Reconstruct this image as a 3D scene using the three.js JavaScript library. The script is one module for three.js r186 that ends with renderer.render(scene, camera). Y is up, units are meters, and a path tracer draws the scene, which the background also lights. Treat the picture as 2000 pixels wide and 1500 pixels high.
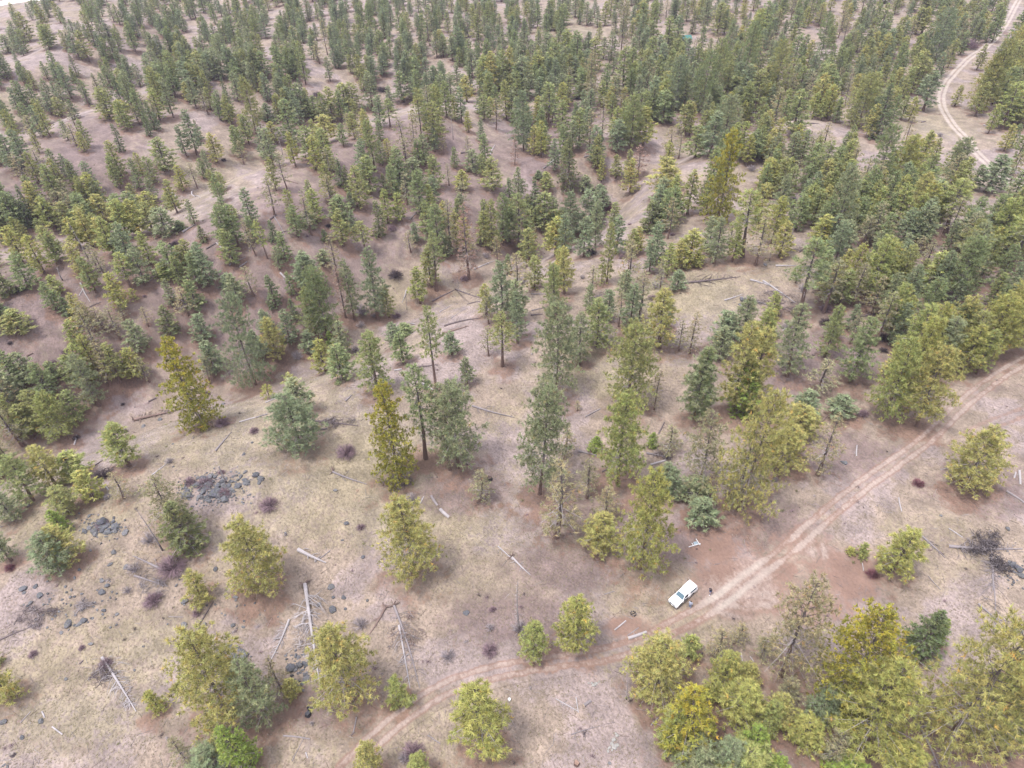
import * as THREE from 'three';
import { mergeGeometries } from 'three/addons/utils/BufferGeometryUtils.js';
import { MarchingCubes } from 'three/addons/objects/MarchingCubes.js';
import { RoundedBoxGeometry } from 'three/addons/geometries/RoundedBoxGeometry.js';

// ---------------------------------------------------------------- camera, sky, sun, exposure
const scene = new THREE.Scene();
const CAM_H = 98;
const camera = new THREE.PerspectiveCamera(56.8, 4 / 3, 1, 6000);
camera.rotation.order = 'YXZ';
camera.rotation.set(THREE.MathUtils.degToRad(-40.5), 0, THREE.MathUtils.degToRad(-2));
camera.position.set(0, CAM_H, 0);
camera.updateMatrixWorld(true); camera.updateProjectionMatrix();

{ // even overcast sky, a little brighter overhead
  const W = 128, Hh = 64, data = new Float32Array(W * Hh * 4);
  for (let j = 0; j < Hh; j++) for (let i = 0; i < W; i++) {
    const el = ((j + 0.5) / Hh - 0.5) * Math.PI, s = Math.max(0, Math.sin(el));
    const L = 0.46 + 0.32 * s, k = (j * W + i) * 4;
    data[k] = L * 0.975; data[k + 1] = L * 0.975; data[k + 2] = L * 1.10; data[k + 3] = 1;
  }
  const sky = new THREE.DataTexture(data, W, Hh, THREE.RGBAFormat, THREE.FloatType);
  sky.mapping = THREE.EquirectangularReflectionMapping; sky.magFilter = THREE.LinearFilter; sky.needsUpdate = true;
  scene.background = sky; scene.environment = sky;
}
const sun = new THREE.DirectionalLight(new THREE.Color(1, 0.95, 0.89), 1.5);
sun.position.set(-70, 210, 40); sun.target.position.set(0, 0, -150);
sun.position.add(sun.target.position);
sun.castShadow = true; sun.shadow.radius = 20; sun.shadow.mapSize.set(4096, 4096);
Object.assign(sun.shadow.camera, { left: -350, right: 350, top: 350, bottom: -350, near: 1, far: 900 });
scene.add(sun, sun.target);
scene.fog = new THREE.FogExp2(0xd6d8f2, 0.0001);
const EXPOSURE = 3.2, GROUND_GAIN = 0.41;

// ---------------------------------------------------------------- helpers
let seed = 20240611;
const rnd = () => { seed = (seed + 0x6D2B79F5) | 0; let t = Math.imul(seed ^ (seed >>> 15), 1 | seed); t = (t + Math.imul(t ^ (t >>> 7), 61 | t)) ^ t; return ((t ^ (t >>> 14)) >>> 0) / 4294967296; };
const rr = (a, b) => a + (b - a) * rnd();
const gs = () => (rnd() + rnd() + rnd() - 1.5) * 1.15;
const pick = a => a[Math.floor(rnd() * a.length) % a.length];
const clamp = (x, a = 0, b = 1) => x < a ? a : x > b ? b : x;
const sst = (a, b, x) => { x = clamp((x - a) / (b - a)); return x * x * (3 - 2 * x); };
const lerp = (a, b, t) => a + (b - a) * t;
const H2 = (ix, iy) => { let h = Math.imul(ix, 374761393) + Math.imul(iy, 668265263); h = Math.imul(h ^ (h >>> 13), 1274126177); return ((h ^ (h >>> 16)) >>> 0) / 4294967296; };
function noise(x, y) { // value noise, 0..1
  const ix = Math.floor(x), iy = Math.floor(y), fx = x - ix, fy = y - iy;
  const u = fx * fx * (3 - 2 * fx), v = fy * fy * (3 - 2 * fy);
  const a = H2(ix, iy), b = H2(ix + 1, iy), c = H2(ix, iy + 1), d = H2(ix + 1, iy + 1);
  return a + (b - a) * u + (c - a) * v + (a - b - c + d) * u * v;
}
const fbm = (x, y) => 0.5 * noise(x, y) + 0.25 * noise(x * 2.03 + 7.1, y * 2.03 + 3.3) + 0.14 * noise(x * 4.1 + 1.7, y * 4.1) + 0.11 * noise(x * 8.3, y * 8.3 + 9.2);
const taken = {};
const numbered = n => { const k = taken[n] = (taken[n] ?? -1) + 1; return k ? n + '_' + String(k).padStart(3, '0') : n; };
const shade = o => { o.traverse(m => { if (m.isMesh) { m.castShadow = true; m.receiveShadow = true; } }); return o; };
function thing(name, label, category, group) {
  const o = new THREE.Group(); o.name = numbered(name); o.userData = { label, category };
  if (group) o.userData.group = group;
  scene.add(o); return o;
}
function part(parent, name, geo, mat, kind) { const m = new THREE.Mesh(geo, mat); m.name = name; m.castShadow = m.receiveShadow = true; if (kind) m.userData.kind = kind; parent.add(m); return m; }
function single(name, geo, mat, label, category, group) { const m = new THREE.Mesh(geo, mat); m.name = numbered(name); m.castShadow = m.receiveShadow = true; m.userData = { label, category }; if (group) m.userData.group = group; scene.add(m); return m; }
const mat = (r, g, b, rough = 0.9, extra = {}) => { const m = new THREE.MeshStandardMaterial({ roughness: rough, ...extra }); m.color.setRGB(r, g, b); return m; };

// triangle soup with vertex colours
class Soup {
  constructor() { this.p = []; this.c = []; }
  tri(a, b, c, col) { this.p.push(a.x, a.y, a.z, b.x, b.y, b.z, c.x, c.y, c.z); for (let i = 0; i < 3; i++) this.c.push(col[0], col[1], col[2]); }
  tube(a, b, ra, rb, n, col, cap) { // tapered prism from a to b
    const d = b.clone().sub(a).normalize(), u = new THREE.Vector3(Math.abs(d.y) > 0.9 ? 1 : 0, Math.abs(d.y) > 0.9 ? 0 : 1, 0).cross(d).normalize(), v = d.clone().cross(u);
    const A = [], B = [];
    for (let i = 0; i < n; i++) { const t = i / n * Math.PI * 2, e = u.clone().multiplyScalar(Math.cos(t)).addScaledVector(v, Math.sin(t)); A.push(a.clone().addScaledVector(e, ra)); B.push(b.clone().addScaledVector(e, rb)); }
    for (let i = 0; i < n; i++) { const j = (i + 1) % n; this.tri(A[i], A[j], B[j], col); if (rb > 0.004) this.tri(A[i], B[j], B[i], col); }
    if (cap) for (let i = 1; i < n - 1; i++) { this.tri(A[0], A[i + 1], A[i], cap); if (rb > 0.004) this.tri(B[0], B[i], B[i + 1], cap); }
  }
  geo(smooth) {
    const g = new THREE.BufferGeometry();
    g.setAttribute('position', new THREE.Float32BufferAttribute(this.p, 3));
    g.setAttribute('color', new THREE.Float32BufferAttribute(this.c, 3));
    g.computeVertexNormals(); return g;
  }
}
const V = (x, y, z) => new THREE.Vector3(x, y, z);

// ---------------------------------------------------------------- pixels of the photograph (2000 x 1500) to rays
const _o = V(0, CAM_H, 0);
function ray(px, py) { return V(px / 1000 - 1, 1 - py / 750, 0.5).unproject(camera).sub(_o).normalize(); }
function flat(px, py) { const r = ray(px, py), t = -CAM_H / r.y; return [r.x * t, -r.z * t]; }   // [x, d], d = metres ahead
const camF = V(0, 0, -1).applyQuaternion(camera.quaternion);
const depthOf = p => (p.x - _o.x) * camF.x + (p.y - _o.y) * camF.y + (p.z - _o.z) * camF.z;
const pxOf = p => { const q = p.clone().project(camera); return [(q.x + 1) * 1000, (1 - q.y) * 750]; };
const FPX = 1389;

// ---------------------------------------------------------------- land: ridges and draws along lines read from the photograph
const LINES = [ // [amplitude m, half width m, points]
  [-20, 17, [[1150, 330], [1010, 400], [870, 465], [745, 505], [640, 580], [500, 620], [360, 650], [240, 690], [100, 740], [-60, 800]]],
  [1.6, 14, [[1400, 420], [1150, 450], [960, 520], [820, 590], [640, 680], [430, 745], [260, 800], [120, 880], [0, 950]]],
  [6, 20, [[-80, 500], [150, 480], [300, 455], [430, 390], [560, 310], [700, 260], [860, 230]]],
  [-12, 18, [[-80, 410], [120, 385], [250, 318], [390, 272], [500, 205], [620, 140], [760, 90]]],
  [8, 23, [[-80, 320], [60, 245], [190, 175], [330, 125], [480, 70]]],
  [-9, 15, [[-100, 200], [60, 130], [200, 80], [330, 30]]],
  [8, 16, [[-120, 110], [30, 75], [120, 40], [220, -5]]],
  [-7, 10, [[1040, 345], [1150, 300], [1260, 262], [1370, 215], [1480, 170]]],
  [4.5, 12, [[1080, 400], [1210, 340], [1330, 310], [1470, 250], [1560, 215]]],
  [-5, 14, [[700, 400], [760, 330], [860, 290], [960, 240], [1040, 180]]],
  [5, 18, [[560, 420], [640, 340], [760, 250], [900, 180]]],
  [3, 14, [[1500, 520], [1700, 470], [1900, 420], [2050, 390]]],
  [-2.5, 12, [[300, 1500], [420, 1300], [560, 1150]]],
  [2, 14, [[120, 1100], [300, 1000], [480, 960]]],
].map(([a, w, pts]) => ({ a, w, k: pts.map(p => flat(...p)) }));
function segDist(x, d, k) {
  let best = 1e9;
  for (let i = 0; i < k.length - 1; i++) {
    const ax = k[i][0], ad = k[i][1], bx = k[i + 1][0] - ax, bd = k[i + 1][1] - ad;
    const t = clamp(((x - ax) * bx + (d - ad) * bd) / (bx * bx + bd * bd)), ex = x - ax - bx * t, ed = d - ad - bd * t, q = ex * ex + ed * ed;
    if (q < best) best = q;
  }
  return Math.sqrt(best);
}
function height(x, d) {
  let h = (noise(x / 46 + 11, d / 46 + 5) - 0.5) * 3 + (noise(x / 17 + 3, d / 17 + 8) - 0.5) * 0.9 + (noise(x / 5.3, d / 5.3 + 40) - 0.5) * 0.22;
  for (const l of LINES) { const s = segDist(x, d, l.k); if (s < l.w * 3.2) h += l.a * Math.exp(-s * s / (2 * l.w * l.w)); }
  const q = d * 0.8 - x * 0.6;
  h -= 19 * sst(110, 430, d + Math.max(0, -x) * 0.25);
  h -= 60 * sst(672, 832, q);
  if (d > 640 || q > 740) h += 60 * (noise(x / 420 + 2, d / 420) - 0.35) * sst(750, 1500, Math.hypot(x, d));
  return h;
}
function G(px, py) { // the point of the ground under a pixel
  const r = ray(px, py);
  let t = 60, t0 = 60;
  for (; t < 2500; t0 = t, t += 2 + t * 0.004) { if (CAM_H + r.y * t < height(r.x * t, -r.z * t)) break; }
  for (let i = 0; i < 14; i++) { const m = (t0 + t) / 2; if (CAM_H + r.y * m < height(r.x * m, -r.z * m)) t = m; else t0 = m; }
  return V(r.x * t, height(r.x * t, -r.z * t), r.z * t);
}
const onGround = (x, d) => V(x, height(x, d), -d);

const upperPx = [[2060, 372], [2000, 366], [1950, 342], [1930, 322], [1912, 304], [1885, 270], [1855, 236], [1838, 200], [1846, 165], [1868, 138], [1890, 116], [1925, 92], [1962, 50], [1985, 8], [2010, -30]];
// ---------------------------------------------------------------- trees read from the photograph
// rows: base x, base y, top y, crown width, kind; in quarter pixels from the corner of a 500 x 375 tile
// kinds: p pine, g grey-green pine, y yellow-green pine, s sparse pine, t bare-trunked pine, f dark fir, o golden-topped fir, b young bushy pine, d dead snag, r rust-needled, v vivid green young fir
const TILES = [
  [0, 0, `240,325,90,110,p 165,420,210,90,g 70,410,270,110,g 400,370,190,140,p 560,390,230,90,s 1440,1490,1290,95,y 1545,1470,1270,90,s 1740,1490,1340,75,y 1480,800,640,80,y 1300,1340,1080,170,p 950,1380,1100,120,p
  1700,1270,1040,120,y 1880,1230,980,95,p 1950,1130,900,110,p 1540,1210,850,130,g 1460,1220,980,90,g 1360,920,610,100,g 695,835,620,80,t 590,930,780,90,f 345,975,770,90,p 280,1070,900,110,s 480,910,760,95,p
  600,1140,960,100,s 1235,960,760,70,s 1130,890,720,90,s 1370,650,470,90,p 1520,690,480,110,t 1580,620,400,120,p 860,930,680,150,p 990,980,780,140,y 700,480,240,110,p 620,450,260,100,g 860,300,180,120,f`],
  [500, 0, `560,430,130,70,s 500,500,320,90,s 290,600,320,75,p 330,500,320,80,p 200,620,360,130,p 75,610,400,110,p 390,660,320,85,p 910,860,560,120,g 1150,800,560,150,p 1270,690,440,110,p 1650,800,590,120,y
  1300,1165,680,130,t 1400,1140,790,160,p 1240,1200,860,85,s 1160,1240,900,120,s 1050,990,760,100,t 950,1250,990,40,d 930,1330,910,120,p 820,1220,1000,65,s 735,1060,880,80,s 1540,1090,870,60,d 1780,940,740,110,p
  1960,940,620,100,p 1740,400,110,90,f 1780,720,430,115,y 1850,730,400,115,y 1930,715,380,115,p 1990,700,360,115,y 1440,390,230,100,y 1360,360,70,90,s 1530,400,230,75,s 1620,400,240,80,p
  290,1130,770,170,p 0,1040,590,150,p 100,940,800,130,f 140,1110,950,110,y 210,1210,1010,60,d 360,890,650,130,p 410,920,800,85,p 420,1250,980,130,p 560,1120,900,170,y 600,960,680,130,p 490,1330,1060,120,y
  580,1390,1150,100,s 160,1490,1230,90,p 250,1490,1180,100,s 690,830,650,150,y 760,850,640,130,p 1130,1500,1240,160,f 1250,1470,1230,160,g 1400,1480,1210,130,p 1510,1450,1280,70,s 1620,1490,1330,120,y 1700,1340,1170,130,g 1850,1490,1230,150,p`],
  [1000, 0, `725,200,10,80,p 310,195,0,80,p 400,195,30,100,p 525,150,0,60,s 850,440,-20,140,s 1010,250,0,110,y 1100,340,0,100,p 1210,470,120,150,p 1600,270,20,150,p 1280,400,120,150,g 1350,372,296,50,y 1890,380,60,150,t 1970,350,0,120,t
  495,570,240,120,p 430,540,230,140,y 330,640,290,130,p 200,640,430,120,y 80,760,430,160,g 450,740,520,90,s 380,760,570,90,g 280,1000,640,150,t 610,820,400,140,s 650,560,290,130,p 790,880,570,140,s 870,720,350,170,p
  940,720,480,100,y 1120,700,480,90,s 1190,820,560,130,p 1280,860,430,220,g 1480,880,380,220,p 1570,760,300,200,p 1800,680,160,200,p 1900,790,420,150,f 1720,760,590,120,p 1350,1060,790,130,p 1170,960,700,170,p
  930,1150,730,180,p 815,1190,930,140,g 1020,1150,830,160,y 980,1380,1130,110,r 1640,1160,740,220,g 1540,1220,860,170,g 1430,1230,980,160,p 1220,1220,990,110,s 1300,1240,1020,100,s 1880,1250,1010,150,p 1950,1240,1060,120,p
  1970,1480,1230,150,y 650,1270,980,130,g 700,1100,770,110,s 520,1160,840,120,p 575,960,770,85,g 330,1340,1080,100,g 440,1480,1070,170,f 90,1180,700,170,g 20,1290,1080,70,r 240,1170,980,120,p 1180,1520,1220,260,y
  570,1500,1370,110,g 690,1500,1440,90,g 270,1480,1340,100,y 200,1390,1330,80,f`],
  [1500, 0, `200,310,60,170,p 380,560,100,160,p 570,250,60,100,s 730,500,220,180,f 860,340,30,220,p 960,440,200,120,p 1300,490,60,220,g 1150,270,60,200,p 1620,200,0,200,p 1740,250,20,190,p 1110,730,380,180,p
  1180,720,470,120,s 1210,870,560,180,g 840,1080,650,200,f 700,1000,560,260,p 560,1260,1020,140,f 400,850,490,200,p 30,1050,680,130,s 130,740,480,110,s 200,1060,700,200,p 30,800,310,220,p 310,1240,1060,110,s
  400,1480,1080,180,t 280,1440,1270,70,s 140,1460,1230,100,y 30,1320,1040,110,g 430,1180,950,110,s 600,1490,1250,150,y 840,1500,980,250,p 1030,1440,1060,220,y 1220,1230,1040,140,y 1430,1480,1080,190,g
  1700,1500,1200,240,g 1640,860,420,200,y 1690,860,300,180,p 1810,700,300,240,p 1850,650,150,260,y 1950,600,100,250,p 1830,1000,640,260,y 1930,940,620,180,y 1900,420,60,220,p 1990,300,0,200,p`],
  [0, 375, `160,300,0,150,p 250,270,60,120,f 60,260,40,140,g 430,290,40,150,y 690,520,200,50,d 530,390,250,40,d 720,400,100,160,p 640,440,200,150,y 830,420,200,130,y 900,500,200,150,y 960,480,250,130,p
  1000,360,60,160,y 1100,330,60,180,y 1200,320,80,160,p 1300,340,120,180,g 700,300,20,170,p 830,250,20,160,y 1050,200,0,150,p 1180,160,0,150,y 950,200,20,150,p 560,300,80,140,p 600,200,20,130,g 1400,290,220,110,f
  1340,110,0,110,p 1590,390,260,80,f 1870,430,90,130,p 1830,210,100,75,p 2000,500,200,80,s 480,560,310,120,p 605,585,370,95,s 490,690,590,40,d 180,560,270,150,y 230,760,480,160,p 60,800,650,160,f 435,920,700,120,p
  460,800,650,110,y 530,960,820,110,f 1030,760,480,160,t 1060,840,750,80,b 1180,560,310,120,y 860,720,420,110,s 780,620,410,110,s 700,720,610,90,b 1370,660,380,160,p 1290,680,560,140,y 1490,560,370,110,p 1430,590,420,100,p
  1360,890,680,90,g 1470,960,740,160,s 1540,920,690,140,p 1790,760,640,120,g 1860,870,640,140,g 940,1150,900,140,s 820,1080,900,130,s 760,1120,860,120,s 980,1000,870,70,s 640,1220,1000,140,y 1160,1050,900,80,s
  1350,1100,880,170,f 1110,1250,1000,160,g 1600,1170,960,150,g 1680,1400,1150,160,g 2000,1505,810,330,g 170,1110,930,190,p 860,1500,1180,160,s 940,1490,1190,160,p 1080,1450,1220,150,y 1170,1480,1280,110,s 700,1500,1200,150,y
  430,1460,1330,110,p 250,1500,1260,170,g 600,1500,1280,150,p 1588,1820,1120,340,o 1640,1500,1290,100,s 60,1000,860,150,f`],
  [500, 375, `90,520,200,90,t 135,390,220,90,f 330,350,100,120,p 430,290,130,110,f 670,240,30,160,p 690,270,170,90,f 750,130,0,70,g 540,380,290,70,f 960,350,60,130,f 860,480,220,130,t 1130,230,10,110,y 1210,470,300,90,s
  1250,390,240,80,g 1440,480,80,160,p 1530,480,50,150,s 1500,500,350,90,g 1410,770,320,160,t 1370,740,420,120,p 1665,680,80,170,r 1850,460,60,130,p 1925,410,0,140,p 1890,550,340,80,s 1580,770,650,40,d 1180,920,780,40,d
  430,740,480,200,g 540,560,450,110,g 640,700,340,130,s 700,980,580,110,r 770,1000,520,130,g 950,990,430,190,g 1040,980,740,100,p 560,1150,570,230,p 470,1100,740,230,p 150,900,650,130,f 300,990,830,90,f 270,1180,910,130,g
  180,1320,980,170,y 100,1100,920,120,g 590,1210,1090,90,v 700,1280,1010,130,g 440,1260,1080,130,g 550,1410,1150,160,y 690,1460,1180,200,p 1080,1210,1020,130,g 1170,1130,1030,130,p 1150,1330,1100,150,p 952,1560,1080,230,p
  1410,1560,860,190,t 1530,1270,1090,130,g 1650,1500,1290,110,g 1925,1000,540,180,g 1925,1360,920,200,t 1820,1030,760,100,s 1820,1280,1050,110,s 280,1520,1420,130,b 20,1280,1080,150,g`],
  [1000, 375, `45,470,0,190,t 265,300,0,190,p 130,520,200,120,p 340,500,200,170,y 450,380,0,180,g 600,300,-30,200,g 700,150,-20,120,g 650,430,60,120,g 175,750,500,130,p 360,740,440,130,y 300,730,540,90,s 740,710,230,110,p
  700,720,560,110,b 910,610,280,70,s 940,500,290,110,y 1115,550,230,150,g 1060,310,60,190,f 1370,570,280,200,y 1290,600,380,130,y 1440,590,460,80,y 1575,560,200,150,g 1700,410,230,110,s 1800,510,-30,240,t 1600,240,-500,260,o
  1170,730,610,30,d 740,1000,760,120,g 830,1050,780,110,s 880,830,610,120,g 985,1000,590,170,s 1150,1220,740,230,y 1290,760,610,120,g 1385,1260,920,130,s 1300,1240,1000,110,s 1640,1200,930,210,g 1610,1310,1050,140,g
  45,1180,780,140,g 340,1600,860,320,g 530,1350,940,160,g 885,1680,1010,350,p 1440,1780,1200,210,p 1720,1720,1000,260,y 1930,1240,900,170,y 1850,1700,1060,260,y`],
  [1500, 375, `500,380,-200,240,g 380,460,180,180,y 30,400,20,160,y 570,480,220,170,g 720,430,180,150,s 850,430,200,150,s 930,400,150,130,s 1040,400,130,150,g 1160,370,100,120,s 1385,330,-100,260,t 1700,380,20,220,p
  1760,490,60,280,y 1900,620,100,250,t 180,350,270,40,d 10,540,350,40,d 215,710,590,85,s 250,960,370,280,t 460,870,560,160,p 550,870,600,150,p 655,890,540,150,s 765,840,320,230,y 870,800,380,200,y 940,800,500,150,y
  990,795,400,170,p 1240,570,390,120,s 1270,790,470,240,y 1390,710,500,150,s 1460,870,370,260,p 1660,1290,800,300,y 1820,1240,700,300,y 1900,1100,620,250,y 940,1150,720,200,y 1060,1400,870,260,y 1210,1310,850,260,y
  1410,1270,820,260,y 1000,1480,1250,240,y 1040,1640,950,300,y 1160,1830,1230,330,y 900,1780,1150,300,y 20,970,780,110,y 150,1440,890,240,g 440,1290,870,150,p 640,1480,980,230,p 400,1560,1310,220,s 1180,490,350,110,s`],
  [0, 750, `625,285,60,160,p 775,170,-240,180,g 275,390,150,190,p 355,350,60,180,p 520,420,60,240,y 180,480,130,190,s 115,640,400,150,s 255,915,580,230,p 445,800,480,210,y 600,720,540,230,y 730,890,690,190,y 530,1010,800,200,p
  500,1150,980,170,v 120,1050,840,190,g 480,1440,1170,250,g 560,1400,1140,230,y 90,1380,1150,170,g 1010,640,330,240,y 970,890,690,150,s 1390,1120,730,330,s 1480,1280,920,330,f 1270,1300,940,60,d 1770,770,640,30,d
  2070,1600,1060,400,y 20,700,500,180,p 150,150,-100,170,g`],
  [500, 750, `350,500,80,380,g 360,230,-50,210,g 1100,760,0,340,o 1325,580,-200,270,t 1580,650,0,400,g 1515,670,150,160,s 1750,910,670,180,s 1230,1490,910,440,y 105,105,0,100,b`],
  [1000, 750, `215,860,30,370,g 345,1195,560,320,s 585,890,600,160,s 825,775,60,350,y 1000,1440,610,400,y 690,1280,990,250,y 750,1050,800,200,s 1180,880,640,220,g 1440,900,740,240,g 1470,1080,900,230,g 1460,810,240,330,s
  1770,980,40,480,y 1720,950,300,240,s 1430,270,-300,240,g 1800,220,-200,300,v 1205,550,330,180,s 650,510,410,130,v 1100,490,380,100,v 510,210,130,50,s 1110,200,-120,90,s 410,590,340,150,s`],
  [1500, 750, `390,710,240,220,s 1540,790,360,380,y 950,1470,1140,290,y 730,1350,1250,110,b 640,1320,1280,70,b 200,450,180,280,y 560,250,100,200,g 280,250,60,200,g 120,640,330,320,y`],
  [0, 1125, `1580,190,-30,220,b 1790,1110,450,540,y 1250,1050,900,160,b 100,950,730,230,b 0,680,570,110,b 1480,1470,1290,160,s 1680,1530,1370,300,g 1930,1500,1160,300,v`],
  [500, 1125, `760,960,420,480,y 1120,1010,790,210,b 1780,1350,880,400,y 100,1130,680,290,g 300,930,820,130,y 920,1530,1300,190,y 1300,1550,1400,160,y 200,880,640,150,s`],
  [1000, 1125, `170,620,330,200,y 500,570,200,290,y 1140,890,510,470,y 1380,620,470,150,y 1570,640,430,190,s 1740,520,370,140,s 1650,860,620,220,y 1820,850,690,160,y 1530,980,790,150,y 1740,1130,850,320,y 1960,640,480,150,s
  1330,1330,880,400,o 1230,1370,1080,230,y 1850,1430,1190,250,v 1980,1230,1000,170,y 1420,1530,1320,320,g 1820,1580,1400,380,y 60,440,30,110,d 150,430,330,60,s 893,965,800,40,d 1650,1520,1300,250,g`],
  [1500, 1125, `100,780,60,480,s 600,1010,340,660,o 1150,600,270,300,f 1290,520,330,140,v 1360,1330,390,800,y 1720,1200,620,520,y 750,1340,750,600,y 50,1170,940,200,y 250,1300,1150,280,y 1720,1340,900,320,s 50,1520,1400,200,v 600,1560,1440,380,v
  1000,1540,1360,300,y 380,1100,880,220,g 1950,920,700,260,y 150,980,820,200,s 480,1440,1240,240,s`],
];
const TREES = [];
for (const [X, Y, rows] of TILES) for (const row of rows.split(/\s+/)) {
  const [bx, by, ty, w, k] = row.split(',');
  TREES.push({ px: X + bx / 4, py: Y + by / 4, ty: Y + ty / 4, w: w / 4, k, listed: true });
}
// thinner knowledge of the far woods: how closely trees stand, per 50 pixel cell of the photograph
const DENSITY = `3577777888899998678888537777667776578872
4245678888888789988888226644667677668878
3356788889773898886799836888866868768578
5442678788775588775888766888887776668289
6533468875676488764387678888896888834178
6645554444364564455556776668675877663115
6666522333355554445544433354677776624122
7888631332344444334566544444447777654435
8898741233334334445665544445556777777667
5668863124455545545555433434555567777777
4544332222245533334432222232332244666777
4333444443345532112222222222222234566667
3344455555555432122222332222222322456777
5555666554333221111112111222333223467750
6666665421000000000000000000000000002440
7766300000000000000000000000000000000000
6620000000000000000000000000000000000000`.split('\n');
for (const t of TREES) { t.pos = G(t.px, t.py); }
{
  const near = (p, m) => TREES.some(t => { const dx = t.pos.x - p.x, dz = t.pos.z - p.z; return dx * dx + dz * dz < m * m; });
  DENSITY.forEach((row, j) => { for (let i = 0; i < 40; i++) {
    const want = +row[i] * (j < 4 ? 1.6 : j < 5 ? 1.15 : j < 9 ? 0.60 : 0.36) * (i > 28 && j > 6 ? 1.6 : 1), n = Math.floor(want) + (rnd() < want % 1 ? 1 : 0);
    for (let k = 0; k < n; k++) {
      const px = i * 50 + rr(-4, 54), py = j * 50 + rr(0, 50), p = G(px, py);
      const dense = +row[i] > 6; if (noise(p.x / 13 + 60, p.z / 13) < (j < 4 ? (dense ? 0.24 : 0.4) : dense ? 0.36 : 0.46)) continue;
      if (near(p, dense ? 1.5 : 2.4) || upperPx.some(([x, y]) => Math.abs(x - px) < 17 && y > py - 60 && y < py + 8 && px > 1820) || (px > 1322 && px < 1368 && py > 70 && py < 112) || (px > 1330 && px < 1590 && py > 520 && py < 660)) continue;
      const left = px < 600;
      const kk = pick(j > 8 ? 'ppgsyg' : j < 4 ? (px > 1300 ? 'ppgpygsf' : 'ppgggfpg') : left ? 'ppggpyfgs' : px > 1400 ? 'ppyypgsp' : 'ppgypygsf');
      const h = (j > 9 ? rr(7, 14) : dense ? rr(9.5, 14) : rr(7.5, 14.5)) * (rnd() < 0.08 ? 1.25 : 1), z = depthOf(p);
      TREES.push({ px, py, pos: p, h, w: h * rr(0.33, 0.48) * FPX / z, k: kk });
    }
  } });
  // trees that stand just past the upper and side edges of the picture
  for (let i = 0; i < 330; i++) {
    const side = rnd(), px = side < 0.72 ? rr(-150, 2150) : side < 0.86 ? rr(-170, -10) : rr(2010, 2170), py = side < 0.72 ? rr(-75, 0) : rr(-20, 760), p = G(px, py);
    if (-p.z > 760 || near(p, 4) || (px < 90 && py < 0 && rnd() < 0.75)) continue;
    const h = rr(10, 18); TREES.push({ px, py, pos: p, h, w: h * rr(0.3, 0.42) * FPX / depthOf(p), k: pick('ppgyg') });
  }
}
for (const t of TREES) {
  if (!t.h) { let a = 0.4, b = 42; for (let i = 0; i < 22; i++) { const m = (a + b) / 2; if (pxOf(V(t.pos.x, t.pos.y + m, t.pos.z))[1] > t.ty) a = m; else b = m; } t.h = (a + b) / 2; }
  t.W = t.w * depthOf(V(t.pos.x, t.pos.y + t.h * 0.6, t.pos.z)) / FPX;      // crown width in metres
  t.tall = t.h * FPX / depthOf(t.pos);
}

// ---------------------------------------------------------------- roads, read from the photograph
const roadPx = [[672, 1510], [735, 1442], [790, 1397], [850, 1356], [920, 1327], [1000, 1307], [1100, 1291], [1190, 1277], [1262, 1252], [1330, 1218], [1400, 1178], [1460, 1132], [1530, 1080], [1590, 1028], [1655, 972], [1725, 920], [1800, 866], [1880, 790], [1950, 736], [2040, 684]];
const sidePx = [[1890, 850], [1940, 828], [2000, 805], [2060, 790]];
const spurPx = [[1415, 1190], [1470, 1200], [1530, 1185], [1580, 1150], [1600, 1090], [1590, 1040]];
const smooth = pts => { const c = new THREE.CatmullRomCurve3(pts.map(p => { const g = G(...p); return V(g.x, 0, g.z); })); return c.getSpacedPoints(pts.length * 7).map(p => [p.x, -p.z]); };
const ROAD = smooth(roadPx), UPPER = smooth(upperPx), SIDE = smooth(sidePx), SPUR = smooth(spurPx);
function along(x, d, k) { // signed distance from a line of points
  let best = 1e9, s = 0;
  for (let i = 0; i < k.length - 1; i++) {
    const ax = k[i][0], ad = k[i][1], bx = k[i + 1][0] - ax, bd = k[i + 1][1] - ad, t = clamp(((x - ax) * bx + (d - ad) * bd) / (bx * bx + bd * bd)), ex = x - ax - bx * t, ed = d - ad - bd * t, q = ex * ex + ed * ed;
    if (q < best) { best = q; s = Math.sign(bx * ed - bd * ex); }
  }
  return s * Math.sqrt(best);
}
const boxOf = k => { const xs = k.map(p => p[0]), ds = k.map(p => p[1]); return [Math.min(...xs) - 8, Math.max(...xs) + 8, Math.min(...ds) - 8, Math.max(...ds) + 8]; };
const RBOX = [ROAD, UPPER, SIDE, SPUR].map(boxOf);
const inBox = (x, d, b) => x > b[0] && x < b[1] && d > b[2] && d < b[3];
const bareSpots = [[1460, 1165, 13, 5.5], [1510, 1120, 9, 5], [1560, 1060, 7, 4.5], [1640, 1120, 12, 7], [1570, 1180, 10, 5], [1420, 1130, 9, 5], [1230, 1225, 5, 3], [1390, 1075, 6, 4]].map(([x, y, rx, rd]) => { const g = G(x, y); return [g.x, -g.z, rx, rd]; });
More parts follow.
